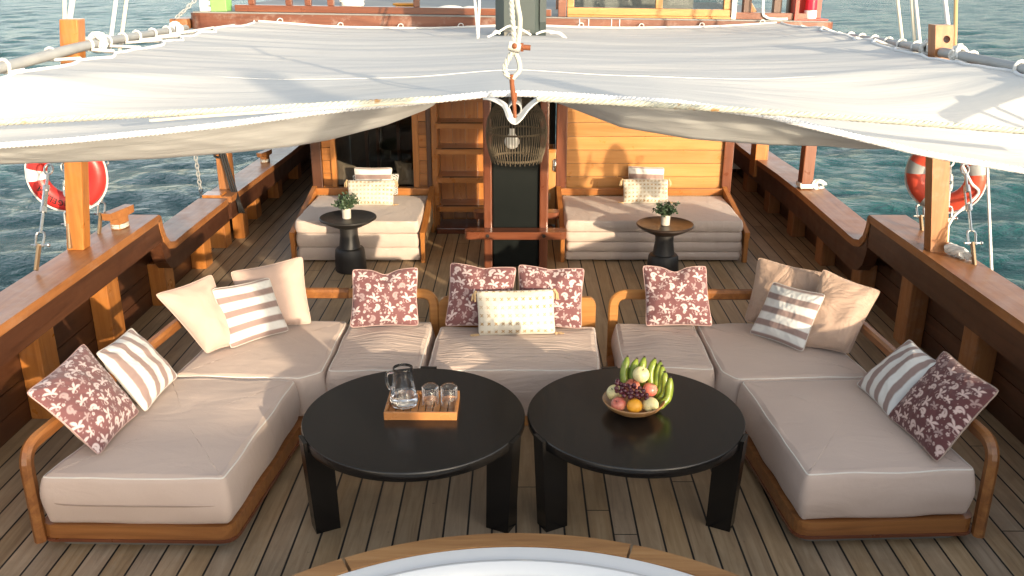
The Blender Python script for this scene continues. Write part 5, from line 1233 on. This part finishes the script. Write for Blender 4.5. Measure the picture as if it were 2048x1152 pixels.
for i, (x, y) in enumerate(((-.388, 3.645), (-.304, 3.645))):
    t = thing('drinking_glass', ('upturned fluted drinking glass on the tray, next to the jug', 'upturned fluted drinking glass at the right end of the tray')[i], 'glass', (x, y, zs), 'glasses on the tray')
    MB().lathe([(.0375, 0), (.0375, .06), (.038, .085), (.034, .092), (.001, .092), (.001, .084), (.031, .084), (.0345, .078), (.0345, .004), (.036, 0)], (x, y, zs), 88, capb=False, capt=False, fn=flute).build('body', M['glass'], t)

# fruit bowl
bx, by, bz = .522, 3.615, .4505
t = thing('fruit_bowl', 'shallow carved wooden bowl on the right coffee table', 'bowl', (bx, by, bz))
MB().lathe([(.055, 0), (.085, .008), (.122, .032), (.139, .056), (.137, .060), (.131, .057), (.114, .036), (.078, .016), (.001, .012)], (bx, by, bz), 64, capt=False).build('body', M['bowl'], t)
def fr(name, label, cat, px, r, mat, sc=(1.06, 1.06, 1.0), group=None, dim=True, Y=None, tilt=(0, 0)):
    c = aty(*px, Y)
    t = thing(name, label, cat, c, group)
    mb = MB(); n = 28; mm = 16; vs = []
    rot = Matrix.Rotation(tilt[0], 3, 'X') @ Matrix.Rotation(tilt[1], 3, 'Y')
    prof = []
    for i in range(mm + 1):
        q = math.pi * i / mm; rr = math.sin(q) * r; zz = -math.cos(q) * r
        if dim: zz += .28 * r * math.exp(-(rr / (r * .32)) ** 2) * (-1 if zz > 0 else .6)
        prof.append((max(rr, 1e-4), zz))
    mb.lathe(prof, (0, 0, 0), n); mb.v = [tuple(rot @ Vector((p[0] * sc[0], p[1] * sc[1], p[2] * sc[2])) + c) for p in mb.v]; mb.build('flesh', M[mat], t)
    if dim:
        mb = MB(); a = c + rot @ V(0, 0, r * .62 * sc[2]); mb.tube([a, a + rot @ V(.002, 0, r * .42)], .0018, 6); mb.build('stalk', M['btip'], t)
    return t
g = 'loose fruit in the wooden bowl'
fr('pear', 'round pale yellow pear on top of the fruit pile', 'pear', (1282, 749), .0355, 'pear', Y=3.64, group=g, tilt=(.3, .2))
fr('pear', 'round pale yellow pear at the left rim of the bowl', 'pear', (1229, 785), .034, 'pear', Y=3.625, group=g, tilt=(.5, -.5))
fr('pear', 'cream yellow pear at the front right of the bowl, its dimple showing', 'pear', (1301, 810), .034, 'pear', Y=3.545, group=g, tilt=(2.0, .2))
fr('apple', 'pink apple at the front left of the bowl', 'apple', (1237, 808), .0315, 'apple', Y=3.555, group=g, tilt=(.6, -.5))
fr('apple', 'pink apple at the back right, below the top pear', 'apple', (1300, 779), .0315, 'apple', Y=3.625, group=g, tilt=(-.2, .3))
fr('apple', 'pink apple at the back left, half hidden by grapes', 'apple', (1265, 772), .032, 'apple', Y=3.65, group=g, tilt=(.2, .1))
fr('orange', 'bright orange at the front of the bowl', 'orange', (1269, 812), .0345, 'oran', sc=(1, 1, .97), Y=3.535, dim=False)
# grapes
gt = thing('grape_bunch', 'bunch of dark red grapes spilling over the middle of the fruit pile', 'grapes', aty(1265, 790, 3.57))
rg = random.Random(5); done = []; gm = None
tries = 0
while len(done) < 30 and tries < 4000:
    tries += 1
    px = 1233 + rg.random() * 60; py = 776 + (px - 1233) * .20 + rg.uniform(-9, 18); Y = 3.565 - .026 * rg.random() + (795 - py) * .0012
    p = aty(px, py, Y)
    if all((p - q).length > .0165 for q in done):
        done.append(p)
        if gm is None:
            go = MB().sphere((0, 0, 0), .0105, 14, sc=(1, 1, 1.12)).build('grape', M['grape'], None); bpy.context.view_layer.update(); gm = go.data; go.location = (0, 0, 0)
            bpy.data.objects.remove(go)
        o = bpy.data.objects.new('grape', gm); C.objects.link(o); o.parent = gt; o.location = p - gt.location; k = rg.uniform(.88, 1.1); o.scale = (k, k, k); o.rotation_euler = (rg.uniform(-.6, .6), rg.uniform(-.6, .6), 0)
mb = MB()
for k in range(9):
    a = aty(1272 + rg.uniform(-4, 14), 786 + rg.uniform(-5, 6), 3.556); b = a + V(rg.uniform(.0, .03), rg.uniform(-.012, .006), rg.uniform(-.016, .012)); mb.tube([a, (a + b) / 2 + V(0, 0, .004), b], .0014, 5); mb.sphere(b, .0026, 6)
mb.build('stalk', M['bamboo'], gt)
# bananas
bt = thing('banana_bunch', 'hand of green bananas standing at the back of the bowl', 'bananas', (bx + .04, by + .05, bz + .05))
def banana(path, r=.0190):
    pts = spline(path, 6); n = len(pts); rad = []
    for i in range(n):
        q = i / (n - 1); rad.append(r * (min(1, .45 + q * 3.2) if q < .3 else 1.0) * (1 if q < .80 else max(.36, 1 - ((q - .80) / .20) ** 2.2 * .66)))
    mb = MB(); mb.tube(pts, r, 6, rad=rad); b = mb.build('banana', M['banana'], bt, sharp=75)
    k = max(2, n // 14); MB().tube([pts[-1] - (pts[-1] - pts[-2]) * .4, pts[-1] + (pts[-1] - pts[-2]).normalized() * .007], .0052, 7).build('tip', M['btip'], b)
    return b
BP = [((1249, 788), (1248, 745), (1255, 714), 3.665, 3.71), ((1266, 780), (1264, 745), (1274, 718), 3.675, 3.72), ((1283, 780), (1282, 745), (1289, 715), 3.68, 3.725), ((1300, 790), (1301, 745), (1310, 718), 3.68, 3.72),
      ((1308, 800), (1315, 755), (1321, 724), 3.67, 3.70), ((1312, 806), (1324, 765), (1325, 733), 3.655, 3.68), ((1310, 815), (1330, 780), (1330, 745), 3.635, 3.66), ((1314, 818), (1336, 793), (1341, 756), 3.605, 3.64)]
for a, b, c, Y0, Y1 in BP: banana([aty(*a, Y0), aty((a[0] + b[0]) / 2 + 1, (a[1] + b[1]) / 2, Y0 + .004), aty(*b, (Y0 + Y1) / 2), aty(*c, Y1)])
MB().sphere(V(bx + .075, by + .045, bz + .06), .026, 12, sc=(1, 1, .8)).build('crown', M['btip'], bt)

# ================================================================== HOT TUB AND FOREDECK
t = thing('hot_tub', 'round white tub with a wide curved teak rim at the bottom of the picture', 'hot tub', (0.004, 1.54, 0))
TX, TY, TR, TZ = .004, 1.54, 1.362, .30
for a0, a1 in ((20, 71.5), (72, 117.5), (118, 160), (160.5, 200), (200.5, 290), (290.5, 379.5)):
    A = [R(a0 + (a1 - a0) * k / 24) for k in range(25)]; pr_ = [(TX + TR * math.cos(a), TY + TR * math.sin(a)) for a in A] + [(TX + (TR - .078) * math.cos(a), TY + (TR - .078) * math.sin(a)) for a in reversed(A)]
    MB().prism(pr_, 'Z', TZ - .04, TZ).build('rim_board', M['rimwood'], t)
MB().lathe([(TR - .079, TZ - .02), (TR - .082, TZ - .004), (TR - .10, TZ - .004), (TR - .15, TZ - .008), (TR - .168, TZ + .006), (TR - .182, TZ + .008), (TR - .198, TZ - .004), (TR - .210, TZ - .035), (TR - .218, TZ - .06), (TR - .24, TZ - .085), (TR - .50, TZ - .10), (TR - .54, TZ - .14), (TR - .6, .03), (.001, .02)], (TX, TY, 0), 128, capb=False, capt=False).build('shell', M['tub'], t)
MB().lathe([(TR - .05, 0), (TR - .05, TZ - .0405)], (TX, TY, 0), 96, capb=False, capt=False).build('cladding', M['mahoZ'], t)
t = thing('foredeck', 'raised wooden foredeck behind the camera', 'foredeck', (0, -2.2, 0))
MB().b2((-2.44, -3.4, 0), (2.41, -0.35, .72), .01).build('front_wall', M['mahoX'], t)
